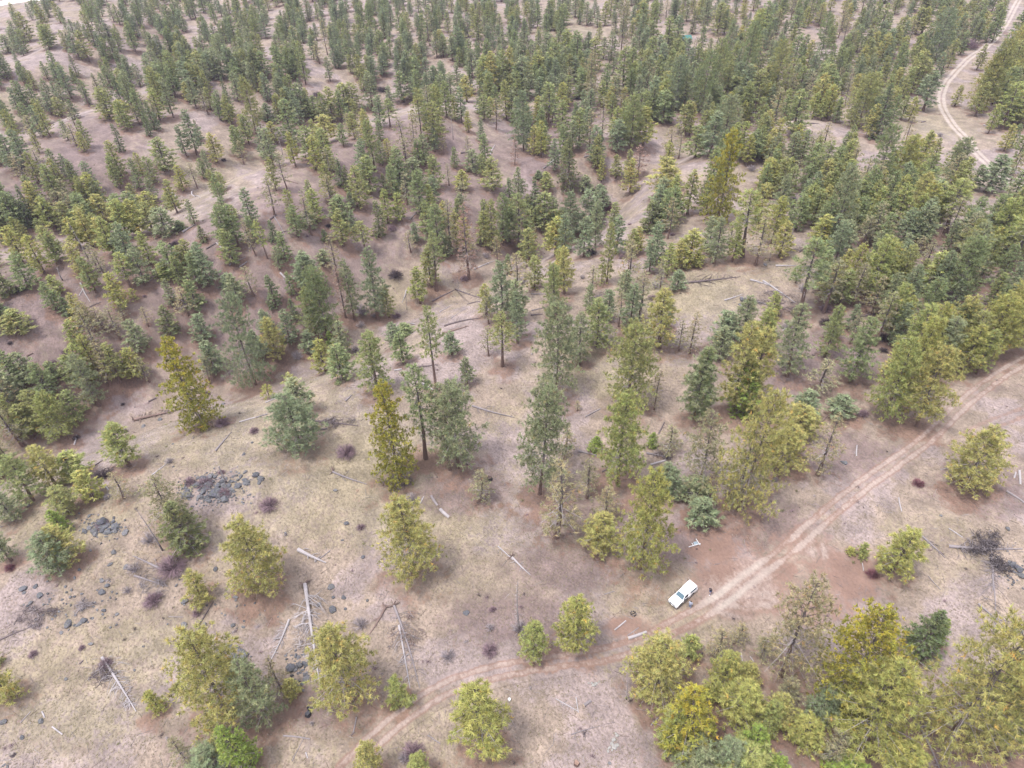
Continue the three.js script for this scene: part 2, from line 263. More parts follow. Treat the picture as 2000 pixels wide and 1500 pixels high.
const duffSpots = [[210, 560, 60, 28], [430, 520, 40, 24], [60, 620, 40, 26], [640, 440, 30, 24], [880, 380, 34, 26], [1080, 250, 30, 26], [700, 300, 36, 40], [860, 310, 30, 30], [150, 270, 30, 40], [120, 330, 40, 30], [980, 300, 24, 22], [1300, 210, 34, 30], [940, 440, 16, 14], [1180, 1010, 16, 8], [1420, 1020, 15, 7], [1290, 1060, 12, 6], [1090, 1110, 12, 6], [650, 1380, 9, 4], [430, 1450, 8, 4], [1480, 1430, 14, 7], [1900, 1470, 10, 6], [1900, 960, 10, 7], [1600, 880, 16, 8], [900, 960, 10, 7], [1000, 1200, 14, 6], [1560, 700, 24, 14], [1850, 560, 22, 16], [560, 640, 18, 12]].map(([x, y, rx, rd]) => { const g = G(x, y); return [g.x, -g.z, rx, rd]; });
const greenSpots = [[500, 820, 30, 18], [420, 860, 22, 14], [640, 930, 24, 12], [690, 1000, 22, 10], [700, 860, 18, 12], [820, 560, 18, 12], [960, 560, 14, 8], [1340, 560, 26, 12], [1520, 520, 24, 14], [330, 330, 26, 16], [120, 1000, 16, 8], [150, 1300, 16, 7], [100, 1400, 18, 7], [250, 1250, 14, 6], [1820, 240, 26, 30], [1750, 150, 26, 26], [1120, 60, 26, 34], [660, 95, 16, 20], [1200, 720, 20, 10]].map(([x, y, rx, rd]) => { const g = G(x, y); return [g.x, -g.z, rx, rd]; });

// needle litter shed by every tree, gathered on a coarse grid
const LX0 = -440, LD0 = 0, LS = 0.5, LNX = 1640, LND = 1300, litter = new Float32Array(LNX * LND);
for (const t of TREES) if (!'d'.includes(t.k)) {
  const R = Math.max(1.2, t.W * 0.74 + 0.6) * (t.h < 5 ? 0.8 : 1), cx = t.pos.x, cd = -t.pos.z - R * 0.12;
  const strength = (t.k === 's' ? 0.55 : 0.9) * (0.55 + 0.45 * H2(Math.round(t.px), Math.round(t.py)));
  for (let j = Math.floor((cd - R * 1.6 - LD0) / LS); j <= (cd + R * 1.6 - LD0) / LS; j++) for (let i = Math.floor((cx - R * 1.6 - LX0) / LS); i <= (cx + R * 1.6 - LX0) / LS; i++) {
    if (i < 0 || j < 0 || i >= LNX || j >= LND) continue;
    const x = LX0 + i * LS, d = LD0 + j * LS, q = Math.hypot(x - cx, d - cd) / R + (noise(x / 1.7, d / 1.7) - 0.5) * 0.7 + (noise(x / 4.5, d / 4.5) - 0.5) * 0.5;
    const v = strength * sst(1.15, 0.45, q); const k = j * LNX + i; litter[k] = Math.max(litter[k], v) + Math.min(litter[k], v) * 0.3;
  }
}
const litterAt = (x, d) => {
  const fx = (x - LX0) / LS, fd = (d - LD0) / LS, i = Math.floor(fx), j = Math.floor(fd); if (i < 0 || j < 0 || i >= LNX - 1 || j >= LND - 1) return 0;
  const u = fx - i, v = fd - j, k = j * LNX + i; return (litter[k] * (1 - u) + litter[k + 1] * u) * (1 - v) + (litter[k + LNX] * (1 - u) + litter[k + LNX + 1] * u) * v;
};
const spotsAt = (list, x, d) => { let m = 0; for (const [cx, cd, rx, rd] of list) { const a = (x - cx) / rx, b = (d - cd) / rd, q = a * a + b * b; if (q < 2.2) m = Math.max(m, sst(1.45, 0.25, Math.sqrt(q))); } return m; };

const STRAW = [0.485, 0.380, 0.302], PALE = [0.49, 0.39, 0.365], OLIVE = [0.445, 0.375, 0.242], DUFF = [0.315, 0.226, 0.215], LITTER = [0.315, 0.19, 0.14], SOIL = [0.415, 0.262, 0.205], DUST = [0.62, 0.49, 0.425];
const CHALK = [0.72, 0.61, 0.53]; // pale dry dust of the upper road
const macro = new Float32Array(8);
function macroAt(x, d) { // slowly varying make-up of the ground: olive, pale, duff, litter, soil, dust
  const n1 = fbm(x / 23 + 31, d / 23 + 7), n2 = fbm(x / 11 + 3, d / 11 + 71);
  macro[0] = clamp(sst(0.5, 0.72, n1) * 0.45 + spotsAt(greenSpots, x, d) * (0.3 + 0.7 * n2));
  macro[1] = sst(0.42, 0.66, n2);
  macro[2] = clamp(spotsAt(duffSpots, x, d) * (0.45 + 0.8 * n2) + sst(0.56, 0.8, 1 - n1) * 0.45);
  macro[3] = litterAt(x, d);
  let soil = spotsAt(bareSpots, x, d) * (0.25 + 0.85 * n2), dust = 0;
  const wob = (noise(x / 2.1, d / 2.1) - 0.5) * 0.5, tone = noise(x / 6.3 + 4, d / 6.3);
  for (let r = 0; r < 4; r++) if (inBox(x, d, RBOX[r])) {
    const s = along(x, d, [ROAD, UPPER, SIDE, SPUR][r]), a = Math.abs(s), w = r === 1 ? 1.0 : 0.9, weak = r === 3 ? 0.35 : r === 2 ? 0.6 : 1;
    const track = sst(r === 1 ? 0.95 : 0.7, r === 1 ? 0.45 : 0.25, Math.abs(a - w + wob * 0.4)), bed = sst(2.0, 1.4, a + wob * 0.7);
    soil = Math.max(soil, weak * Math.max(track, bed * (r === 1 ? 0.3 : a < 0.45 ? 0.30 : 0.52)));
    dust = Math.max(dust, weak * track * (r === 1 ? 1.7 : 0.5 + 0.5 * tone));
  }
  macro[4] = clamp(soil); macro[5] = dust * 0.8 + spotsAt(bareSpots.slice(0, 3), x, d) * sst(0.38, 0.62, n2) * 0.6;
  return macro;
}
const MIXN = 6;
function groundTexture(x0, x1, d0, d1, NX, ND, CS) {
  const gain = GROUND_GAIN;
  const data = new Uint8Array(NX * ND * 4), cnx = Math.ceil(NX / CS) + 2, cnd = Math.ceil(ND / CS) + 2, coarse = new Float32Array(cnx * cnd * MIXN);
  const sx = (x1 - x0) / NX, sd = (d1 - d0) / ND;
  for (let j = 0; j < cnd; j++) for (let i = 0; i < cnx; i++) { const m = macroAt(x0 + i * CS * sx, d0 + j * CS * sd); for (let q = 0; q < MIXN; q++) coarse[(j * cnx + i) * MIXN + q] = m[q]; }
  const enc = new Uint8Array(4096); for (let i = 0; i < 4096; i++) { const c = i / 4095; enc[i] = Math.round(255 * (c <= 0.0031308 ? 12.92 * c : 1.055 * Math.pow(c, 1 / 2.4) - 0.055)); }
  const m = new Float32Array(MIXN);
  for (let j = 0; j < ND; j++) for (let i = 0; i < NX; i++) {
    const x = x0 + (i + 0.5) * sx, d = d0 + (j + 0.5) * sd, ci = Math.floor(i / CS), cj = Math.floor(j / CS), u = (i % CS) / CS, v = (j % CS) / CS, k = (cj * cnx + ci) * MIXN;
    for (let q = 0; q < MIXN; q++) m[q] = (coarse[k + q] * (1 - u) + coarse[k + MIXN + q] * u) * (1 - v) + (coarse[k + cnx * MIXN + q] * (1 - u) + coarse[k + cnx * MIXN + MIXN + q] * u) * v;
    const w = H2(i, j), f1 = noise(x * 3.1 + d * 1.2, d * 2.1 - x), f2 = noise(x * 1.1, d * 1.1 + 50), f3 = noise(x * 0.42 + 9, d * 0.42);
    // each kind of cover gives way to the next in ragged patches
    const edge = (f1 - 0.5) * 0.5 + (f2 - 0.5) * 0.55 + (w - 0.5) * 0.35;
    const O = sst(0.25, 0.75, m[0] + edge), P = sst(0.2, 0.8, m[1] + edge * 0.8), D = sst(0.25, 0.8, m[2] + edge), L = sst(0.22, 0.85, m[3] + edge * 0.8), S = sst(0.3, 0.75, m[4] + edge * 0.5), U = sst(0.3, 0.8, m[5] + edge * 0.4);
    const f4 = noise(x * 5.2 + d * 2, d * 4.1), grain = (0.42 + 1.16 * (w * 0.34 + f1 * 0.33 + f4 * 0.33)) * (0.76 + 0.48 * f3) * gain, g2 = grain * 0.45 + 0.55 * gain;
    const speck = w > 0.97 ? 0.68 : w < 0.03 ? 1.2 : 1;
    const o = (j * NX + i) * 4;
    for (let c = 0; c < 3; c++) {
      let b = STRAW[c]; b += (PALE[c] - b) * P; b += (OLIVE[c] - b) * O * 0.75; b += (DUFF[c] - b) * D * 0.85; b += (LITTER[c] - b) * L * 0.85;
      b *= grain * speck; let s = SOIL[c]; s += (DUST[c] - s) * U; s += (CHALK[c] - s) * sst(0.85, 1.3, m[5]); b += (s * g2 - b) * S * 0.96;
      data[o + c] = enc[Math.max(0, Math.min(4095, Math.round(b * 4095)))];
    }
    data[o + 3] = 255;
  }
  const t = new THREE.DataTexture(data, NX, ND, THREE.RGBAFormat); t.colorSpace = THREE.SRGBColorSpace; t.magFilter = t.minFilter = THREE.LinearFilter; t.needsUpdate = true; return t;
}
const bumpTex = (() => { // fine tussock relief, tiling every 16 m
  const N = 512, data = new Uint8Array(N * N * 4), pn = (x, y, p) => { const ix = Math.floor(x), iy = Math.floor(y), fx = x - ix, fy = y - iy, a = (i, j) => H2(((i % p) + p) % p + 900, ((j % p) + p) % p); return (a(ix, iy) * (1 - fx) + a(ix + 1, iy) * fx) * (1 - fy) + (a(ix, iy + 1) * (1 - fx) + a(ix + 1, iy + 1) * fx) * fy; };
  for (let j = 0; j < N; j++) for (let i = 0; i < N; i++) { const v = 255 * (0.4 * pn(i / 16, j / 16, 32) + 0.35 * pn(i / 6.4, j / 6.4, 80) + 0.25 * H2(i, j + 7)), o = (j * N + i) * 4; data[o] = data[o + 1] = data[o + 2] = v; data[o + 3] = 255; }
  const t = new THREE.DataTexture(data, N, N, THREE.RGBAFormat); t.wrapS = t.wrapT = THREE.RepeatWrapping; t.magFilter = THREE.LinearFilter; t.needsUpdate = true; return t;
})();
function groundSheet(name, x0, x1, d0, d1, step, texture, label) {
  const nx = Math.round((x1 - x0) / step), nd = Math.round((d1 - d0) / step), pos = new Float32Array((nx + 1) * (nd + 1) * 3), uv = new Float32Array((nx + 1) * (nd + 1) * 2), idx = [];
  for (let j = 0; j <= nd; j++) for (let i = 0; i <= nx; i++) { const k = j * (nx + 1) + i, x = x0 + i * step, d = d0 + j * step; pos[k * 3] = x; pos[k * 3 + 1] = height(x, d); pos[k * 3 + 2] = -d; uv[k * 2] = i / nx; uv[k * 2 + 1] = j / nd; }
  for (let j = 0; j < nd; j++) for (let i = 0; i < nx; i++) { const a = j * (nx + 1) + i; idx.push(a, a + 1, a + nx + 2, a, a + nx + 2, a + nx + 1); }
  const g = new THREE.BufferGeometry(); g.setAttribute('position', new THREE.BufferAttribute(pos, 3)); g.setAttribute('uv', new THREE.BufferAttribute(uv, 2)); g.setIndex(idx); g.computeVertexNormals();
  const b = bumpTex.clone(); b.repeat.set((x1 - x0) / 16, (d1 - d0) / 16); b.needsUpdate = true;
  const m = new THREE.MeshStandardMaterial({ map: texture, roughness: 1, bumpMap: b, bumpScale: 0.022 });
  const o = single(name, g, m, label, 'ground'); o.userData.kind = 'structure'; o.castShadow = false;
  return { o, x0, x1, d0, d1, step, m };
}
const XS = -34, DN = 200, XR = 176;
const texL = groundTexture(-194, XS, 10, DN, 2048, 2048, 4), texR = groundTexture(XS, XR, 10, DN, 2048, 2048, 3), texF = groundTexture(-440, 360, DN, 640, 2048, 1400, 1);
groundSheet('ground', -194, XS, 10, DN, 1, texL, 'dry grass slope with rocks falling towards the wooded gully');
const nearR = groundSheet('ground', XS, XR, 10, DN, 1, texR, 'dry grass and bare soil around the parked truck');
const farS = groundSheet('ground', -440, 360, DN, 640, 2, texF, 'far wooded hillsides of dry grass and needle duff');
{ // the two sheets meet at 200 m: the finer one's odd points lie on the coarser one's edges
  for (const s of scene.children.filter(o => /^ground(_001)?$/.test(o.name))) {
    const p = s.geometry.attributes.position; for (let i = 0; i < p.count; i++) if (Math.abs(p.getZ(i) + DN) < 1e-3) { const x = p.getX(i); if (Math.abs(x % 2) > 0.5) p.setY(i, (height(x - 1, DN) + height(x + 1, DN)) / 2); }
  }
  // land beyond, coarser, to the horizon
  const step = 20, xs = [], g = new THREE.BufferGeometry(), pos = [], col = [], idx = [], N = 160, M = 160, x0 = -1800, d0 = -300;
  for (let j = 0; j <= M; j++) for (let i = 0; i <= N; i++) {
    const x = x0 + i * step, d = d0 + j * step, inside = x > -194 && x < 176 && d > 10 && d < 640 && !(d > 200 && (x < -440 || x > 360));
    const edge = (x >= -200 && x <= 180 && d >= 0 && d <= 220) || (x >= -440 && x <= 360 && d >= 200 && d <= 640);
    pos.push(x, height(x, d) - (edge ? 1.2 : 0), -d);
    const f = fbm(x / 90, d / 90), q = d * 0.8 - x * 0.6, pale = sst(800, 860, q) * sst(1300, 1200, q); col.push(lerp(0.33 + 0.12 * f, 0.66, pale), lerp(0.27 + 0.10 * f, 0.6, pale), lerp(0.20 + 0.06 * f, 0.52, pale));
  }
  for (let j = 0; j < M; j++) for (let i = 0; i < N; i++) {
    const x = x0 + (i + 0.5) * step, d = d0 + (j + 0.5) * step; if ((x > -180 && x < 160 && d > 20 && d < 200) || (x > -440 && x < 360 && d > 200 && d < 640)) continue;
    const a = j * (N + 1) + i; idx.push(a, a + 1, a + N + 2, a, a + N + 2, a + N + 1);
  }
  g.setAttribute('position', new THREE.Float32BufferAttribute(pos, 3)); g.setAttribute('color', new THREE.Float32BufferAttribute(col, 3)); g.setIndex(idx); g.computeVertexNormals();
  const o = single('terrain', g, new THREE.MeshStandardMaterial({ vertexColors: true, roughness: 1 }), 'pale open hills and valley beyond the wooded ridges', 'terrain'); o.userData.kind = 'structure'; o.castShadow = false;
}
function roadRibbon(name, k, sheet, label, half) { // a worn bed with two ruts, on the ground's own soil
  const prof = [[-half, 0.012], [-1.55, 0.05], [-1.1, 0.03], [-0.85, -0.0], [-0.6, 0.03], [0, 0.085], [0.6, 0.03], [0.85, -0.0], [1.1, 0.03], [1.55, 0.05], [half, 0.012]];
  const pos = [], uv = [], idx = [], pts = []; for (let i = 0; i < k.length - 1; i++) { const L = Math.hypot(k[i + 1][0] - k[i][0], k[i + 1][1] - k[i][1]), n = Math.max(1, Math.round(L / 0.7)); for (let q = 0; q < n; q++) pts.push([lerp(k[i][0], k[i + 1][0], q / n), lerp(k[i][1], k[i + 1][1], q / n)]); }
  const { x0, x1, d0, d1, step } = sheet, mesh = (x, d) => { const fx = (x - x0) / step, fd = (d - d0) / step, i = Math.floor(fx), j = Math.floor(fd), u = fx - i, v = fd - j, h = (a, b) => height(x0 + (i + a) * step, d0 + (j + b) * step); return u > v ? h(0, 0) + (h(1, 0) - h(0, 0)) * u + (h(1, 1) - h(1, 0)) * v : h(0, 0) + (h(0, 1) - h(0, 0)) * v + (h(1, 1) - h(0, 1)) * u; };
  const keep = pts.filter(([x, d]) => x > x0 + 4 && x < x1 - 4 && d > d0 + 4 && d < d1 - 4), n = keep.length;
  keep.forEach(([x, d], i) => { const a = keep[Math.max(0, i - 2)], b = keep[Math.min(n - 1, i + 2)], L = Math.hypot(b[0] - a[0], b[1] - a[1]), nx = -(b[1] - a[1]) / L, nd = (b[0] - a[0]) / L;
    for (const [s, y] of prof) { const X = x + nx * s, D = d + nd * s; pos.push(X, mesh(X, D) + y + 0.045, -D); uv.push((X - x0) / (x1 - x0), (D - d0) / (d1 - d0)); } });
  const P = prof.length; for (let i = 0; i < n - 1; i++) for (let j = 0; j < P - 1; j++) { const a = i * P + j; idx.push(a, a + P, a + P + 1, a, a + P + 1, a + 1); }
  const g = new THREE.BufferGeometry(); g.setAttribute('position', new THREE.Float32BufferAttribute(pos, 3)); g.setAttribute('uv', new THREE.Float32BufferAttribute(uv, 2)); g.setIndex(idx); g.computeVertexNormals();
  const ny = g.attributes.normal.getY(Math.floor(P * n / 2)); if (ny < 0) { for (let i = 0; i < idx.length; i += 3) [idx[i + 1], idx[i + 2]] = [idx[i + 2], idx[i + 1]]; g.setIndex(idx); g.computeVertexNormals(); }
  const o = single(name, g, sheet.m, label, 'road'); o.userData.kind = 'structure'; o.castShadow = false;
}
roadRibbon('dirt_road', ROAD, nearR, 'two-rut dirt road past the parked white truck', 2.3);
roadRibbon('dirt_road', UPPER, farS, 'pale two-rut dirt road curving between the far pines', 2.3);

// ---------------------------------------------------------------- trees
const barkMat = new THREE.MeshStandardMaterial({ vertexColors: true, roughness: 0.95 });
const leafMat = (r, g, b) => { const m = new THREE.MeshPhysicalMaterial({ vertexColors: true, roughness: 0.85, transmission: 0.4, thickness: 0, side: THREE.DoubleSide, specularIntensity: 0.4 }); m.color.setRGB(r, g, b); return m; };
const LEAF = { p: [leafMat(0.270, 0.306, 0.120), leafMat(0.244, 0.294, 0.129), leafMat(0.310, 0.325, 0.122)], g: [leafMat(0.239, 0.288, 0.160), leafMat(0.275, 0.308, 0.166)], y: [leafMat(0.353, 0.359, 0.111), leafMat(0.319, 0.352, 0.119), leafMat(0.389, 0.375, 0.133)],
  s: [leafMat(0.293, 0.281, 0.158), leafMat(0.329, 0.295, 0.163)], f: [leafMat(0.164, 0.206, 0.092), leafMat(0.192, 0.210, 0.088)], o: [leafMat(0.287, 0.279, 0.054)], v: [leafMat(0.232, 0.306, 0.067)], r: [leafMat(0.33, 0.225, 0.18)] };
LEAF.t = [...LEAF.p, LEAF.y[1]]; LEAF.b = [...LEAF.y, LEAF.p[2]];
const BARK = [0.088, 0.070, 0.068], BARK_RED = [0.125, 0.080, 0.066], GREY = [0.23, 0.205, 0.205], SILVER = [0.50, 0.47, 0.46];
const jit = (c, a = 0.25) => { const k = 1 + (rnd() - 0.5) * a * 2; return [c[0] * k, c[1] * k, c[2] * k]; };
function tuft(S, c, dir, size, n, width, col) {
  for (let i = 0; i < n; i++) {
    const d = V(gs(), gs() + 0.15, gs()).normalize().addScaledVector(dir, 0.75).normalize(), s = V(gs(), gs(), gs()).cross(d).normalize().multiplyScalar(width * rr(0.7, 1.2) / 2), L = size * rr(0.7, 1.15);
    const k = rr(0.82, 1.18), q = [col[0] * k, col[1] * k, col[2] * k];
    const b = c.clone().addScaledVector(d, L * 0.06);
    S.tri(b.clone().add(s), b.clone().sub(s), c.clone().addScaledVector(d, L), q);
  }
}
const H0 = 16;
function pine({ R = 2.6, from = 0.25, nb = 64, per = 1.0, blades = 14, size = 0.46, width = 0.066, top = 0.8, droop = 0.1, ragged = 0.5, fullness = 0.75, gold = 0, sides = 7, snags = 10 }) {
  const T = new Soup(), C = new Soup();
  // trunk, gently bent
  const bend = rr(-0.5, 0.5), bend2 = rr(-0.5, 0.5), gap = rr(0.2, 0.8), gapA = rnd() * 6.283, axis = t => V(bend * Math.sin(t * 2.6), t * H0, bend2 * Math.sin(t * 2.1 + 0.4) - bend2 * Math.sin(0.4));
  const r0 = 0.26, rad = t => r0 * Math.pow(1 - t * 0.97, 0.85) + (t < 0.03 ? 0.09 : 0);
  const NS = 8; for (let i = 0; i < NS; i++) { const a = i / NS, b = (i + 1) / NS; T.tube(i ? axis(a) : V(0, -0.4, 0), axis(b), rad(a), rad(b), sides, jit(a < 0.3 ? BARK_RED : BARK, 0.15)); }
  for (let i = 0; i < snags; i++) { const t = rr(0.12, from + 0.25), a = rnd() * 6.283, L = rr(0.5, 1.6); const p = axis(t); T.tube(p, V(p.x + Math.cos(a) * L, p.y - rr(-0.1, 0.35), p.z + Math.sin(a) * L), 0.035, 0.008, 3, jit(GREY)); }
  for (let b = 0; b < nb; b++) {
    const u = (b + rnd() * 0.8) / nb, t = from + (0.985 - from) * Math.pow(u, 0.92), ang = b * 2.39996 + gs() * 0.5;
    const prof = Math.pow(Math.max(0.02, 1 - u), top) * (0.62 + 0.38 * Math.min(1, u * 5)), L = R * prof * (1 - ragged * 0.5 + ragged * rnd()) * (Math.abs(u - gap) < 0.12 && Math.cos(ang - gapA) > 0.2 ? 0.45 : 1) + 0.22;
    const rise = lerp(-droop * 3, 0.55, u) + gs() * 0.12, p = axis(t), dir = V(Math.cos(ang), rise, Math.sin(ang)).normalize(), tip = p.clone().addScaledVector(dir, L); tip.y += 0.10 * L * (rnd() - droop * 2);
    T.tube(p, tip, 0.03 + 0.02 * L / R, 0.01, 3, jit(u < 0.4 ? GREY : BARK));
    const n = Math.max(2, Math.round(L * 4.6 * per));
    for (let k = 0; k < n; k++) {
      const s = 1 - Math.pow(rnd(), 0.8) * fullness, side = (rnd() - 0.5) * 0.75 * (1.15 - s) * L, c = p.clone().lerp(tip, s).add(V(-Math.sin(ang) * side, gs() * 0.16, Math.cos(ang) * side));
      const isGold = gold && rnd() < gold * sst(0.35, 0.75, u), base = isGold ? [1.38, 1.27, 0.9] : rnd() < 0.015 ? [1.35, 1.0, 0.85] : [1, 1, 1], kk = rr(0.58, 1.38), yel = rr(0.92, 1.12);
      tuft(C, c, dir, size * rr(0.8, 1.15), blades, width, [base[0] * kk * yel, base[1] * kk, base[2] * kk]);
    }
  }
  { const p = axis(1); tuft(C, p, V(0, 1, 0), size, blades, width, [1.1, 1.1, 1]); }
  return { trunk: T.geo(), crown: C.geo(), R };
}
function snag(broken) { // dead standing tree
  const T = new Soup(), B = new Soup(), lx = rr(-0.5, 0.5), axis = t => V(lx * t * t, t * H0, 0.3 * Math.sin(t * 3));
  const NS = 7, rad = t => broken ? 0.42 * (1 - t * 0.45) : 0.22 * Math.pow(1 - t * 0.96, 0.9);
  for (let i = 0; i < NS; i++) { const a = i / NS, b = (i + 1) / NS; T.tube(i ? axis(a) : V(0, -0.4, 0), axis(b), rad(a), rad(b), 7, jit(i < 1 ? BARK : GREY, 0.2), i === NS - 1 ? GREY : null); }
  if (!broken) for (let i = 0; i < 46; i++) { const t = rr(0.15, 0.97), a = rnd() * 6.283, L = rr(0.5, 1.7) * (1.15 - t), p = axis(t), m = V(p.x + Math.cos(a) * L * 0.6, p.y + rr(-0.1, 0.2), p.z + Math.sin(a) * L * 0.6), e = V(p.x + Math.cos(a + 0.3) * L, p.y + rr(-0.35, 0.35), p.z + Math.sin(a + 0.3) * L), c = jit(GREY); B.tube(p, m, 0.04, 0.025, 3, c); B.tube(m, e, 0.025, 0.008, 3, c); }
  else for (let i = 0; i < 5; i++) { const t = rr(0.3, 0.9), a = rnd() * 6.283, p = axis(t); B.tube(p, V(p.x + Math.cos(a), p.y + 0.2, p.z + Math.sin(a)), 0.09, 0.03, 3, jit(GREY)); }
  return { trunk: T.geo(), crown: B.geo(), R: broken ? 0.5 : 1.3, dead: true };
}
const many = (n, o) => Array.from({ length: n }, () => pine({ ...o, ...(o.vary ? { from: o.from + rr(-0.06, 0.08), top: o.top * rr(0.85, 1.15) } : {}) }));
const PROTO = {
  hd: { p: many(6, { vary: 1, from: 0.13, top: 0.52, nb: 88, per: 1.3, R: 2.7 }), s: many(3, { vary: 1, from: 0.18, top: 0.58, nb: 56, per: 0.9, R: 2.4, blades: 9, ragged: 0.8, snags: 22 }), t: many(2, { vary: 1, from: 0.46, top: 0.6, nb: 50, per: 1.1, R: 2.6, snags: 18 }),
    f: many(3, { from: 0.03, top: 0.85, nb: 96, per: 1.25, R: 2.6, droop: 0.25, size: 0.36, width: 0.11, blades: 10, ragged: 0.45 }), o: many(2, { from: 0.12, top: 0.62, nb: 100, per: 1.35, R: 2.7, droop: 0.22, size: 0.36, width: 0.12, blades: 10, gold: 0.5 }), b: many(3, { from: 0.05, top: 0.6, nb: 34, per: 0.8, R: 4.6, size: 0.95, width: 0.15, blades: 14, snags: 0, fullness: 0.9 }) },
  big: { p: many(3, { vary: 1, from: 0.12, top: 0.5, nb: 110, per: 1.25, R: 4.6, size: 0.48, width: 0.07, blades: 14, snags: 16, sides: 8 }), s: many(2, { from: 0.22, top: 0.5, nb: 76, per: 1.0, R: 4.4, size: 0.46, width: 0.085, blades: 9, ragged: 0.8, snags: 26 }), o: many(1, { from: 0.06, top: 0.55, nb: 120, per: 1.2, R: 4.4, droop: 0.2, size: 0.42, width: 0.12, blades: 10, gold: 0.5 }) },
  huge: { p: many(2, { from: 0.10, top: 0.46, nb: 120, per: 0.95, R: 6.6, size: 0.5, width: 0.07, blades: 14, snags: 20, sides: 8 }), o: many(1, { from: 0.05, top: 0.5, nb: 130, per: 1.0, R: 6.2, droop: 0.2, size: 0.44, width: 0.12, blades: 10, gold: 0.5 }) },
  ld: { p: many(8, { vary: 1, from: 0.12, top: 0.55, nb: 62, per: 0.95, blades: 7, size: 0.62, width: 0.19, sides: 5, snags: 4 }), s: many(3, { vary: 1, from: 0.22, top: 0.55, nb: 40, per: 0.62, blades: 6, size: 0.58, width: 0.15, sides: 5, ragged: 0.8, snags: 8 }), t: many(3, { vary: 1, from: 0.40, top: 0.5, nb: 44, per: 0.85, blades: 7, size: 0.58, width: 0.17, sides: 5, snags: 10 }),
    f: many(3, { from: 0.04, top: 0.85, nb: 64, per: 0.95, blades: 7, size: 0.54, width: 0.2, sides: 5, droop: 0.25, snags: 2 }), b: many(2, { from: 0.05, top: 0.6, nb: 24, per: 0.5, R: 4.6, size: 1.1, width: 0.32, blades: 7, snags: 0, sides: 5 }) },
};
for (const lv of ['hd', 'big', 'huge', 'ld']) { const q = PROTO[lv]; q.g = q.p; q.y = q.p; q.s ??= PROTO.big.s; q.r = q.s; q.v = q.f ?? PROTO.hd.f; q.o ??= q.f; q.f ??= PROTO.hd.f; q.t ??= PROTO.hd.t; q.b ??= PROTO.hd.b; }
const SNAGS = [snag(), snag(), snag()], BROKEN = [snag(true), snag(true)];
function zone(px, py) {
  if (py > 1225 && px > 1225) return 'in the grove across from the truck';
  if (py > 1130) return px < 560 ? 'on the boulder-strewn slope' : px < 1000 ? 'beside the lower track' : px < 1300 ? 'between truck and lower track' : 'by the bare clearing';
  if (py > 850) return px < 480 ? 'near the rock outcrops' : px < 960 ? 'on open grass above the track' : px < 1590 ? 'in the stand uphill of the truck' : 'beside the road climbing from the clearing';
  if (py > 600) return px < 420 ? 'along the lip of the gully' : px < 960 ? 'among logs on the middle slope' : px < 1480 ? 'on the slope above the open stand' : 'in the stand lining the road';
  if (py > 380) return px < 560 ? 'on the duff slope across the gully' : px < 1000 ? 'around the head of the gully' : px < 1500 ? 'on the bench above the long log' : 'in the stand below the upper road';
  return px < 560 ? 'on the far ridges beside the valley' : px < 1150 ? 'in the dense far woods' : px < 1750 ? 'on the far slope around the cabin' : 'by the curving upper road';
}
const LOOK = { p: ['pine_tree', 'olive pine', 'pine tree'], g: ['pine_tree', 'grey-green pine', 'pine tree'], y: ['pine_tree', 'yellow-green pine', 'pine tree'], s: ['sparse_pine', 'thin see-through pine', 'sparse pine'], t: ['bare_trunked_pine', 'bare-trunked pine', 'pine'], f: ['fir_tree', 'dense dark fir', 'fir tree'], o: ['fir_tree', 'golden-topped fir', 'fir tree'], v: ['young_fir', 'vivid bushy fir', 'young fir'], b: ['young_pine', 'round young pine', 'young pine'], d: ['dead_tree', 'bare dead tree', 'dead tree'], r: ['dying_tree', 'rust-needled tree', 'dying tree'] };
TREES.sort((a, b) => b.tall - a.tall);
let pines = 0; const MASS = [];
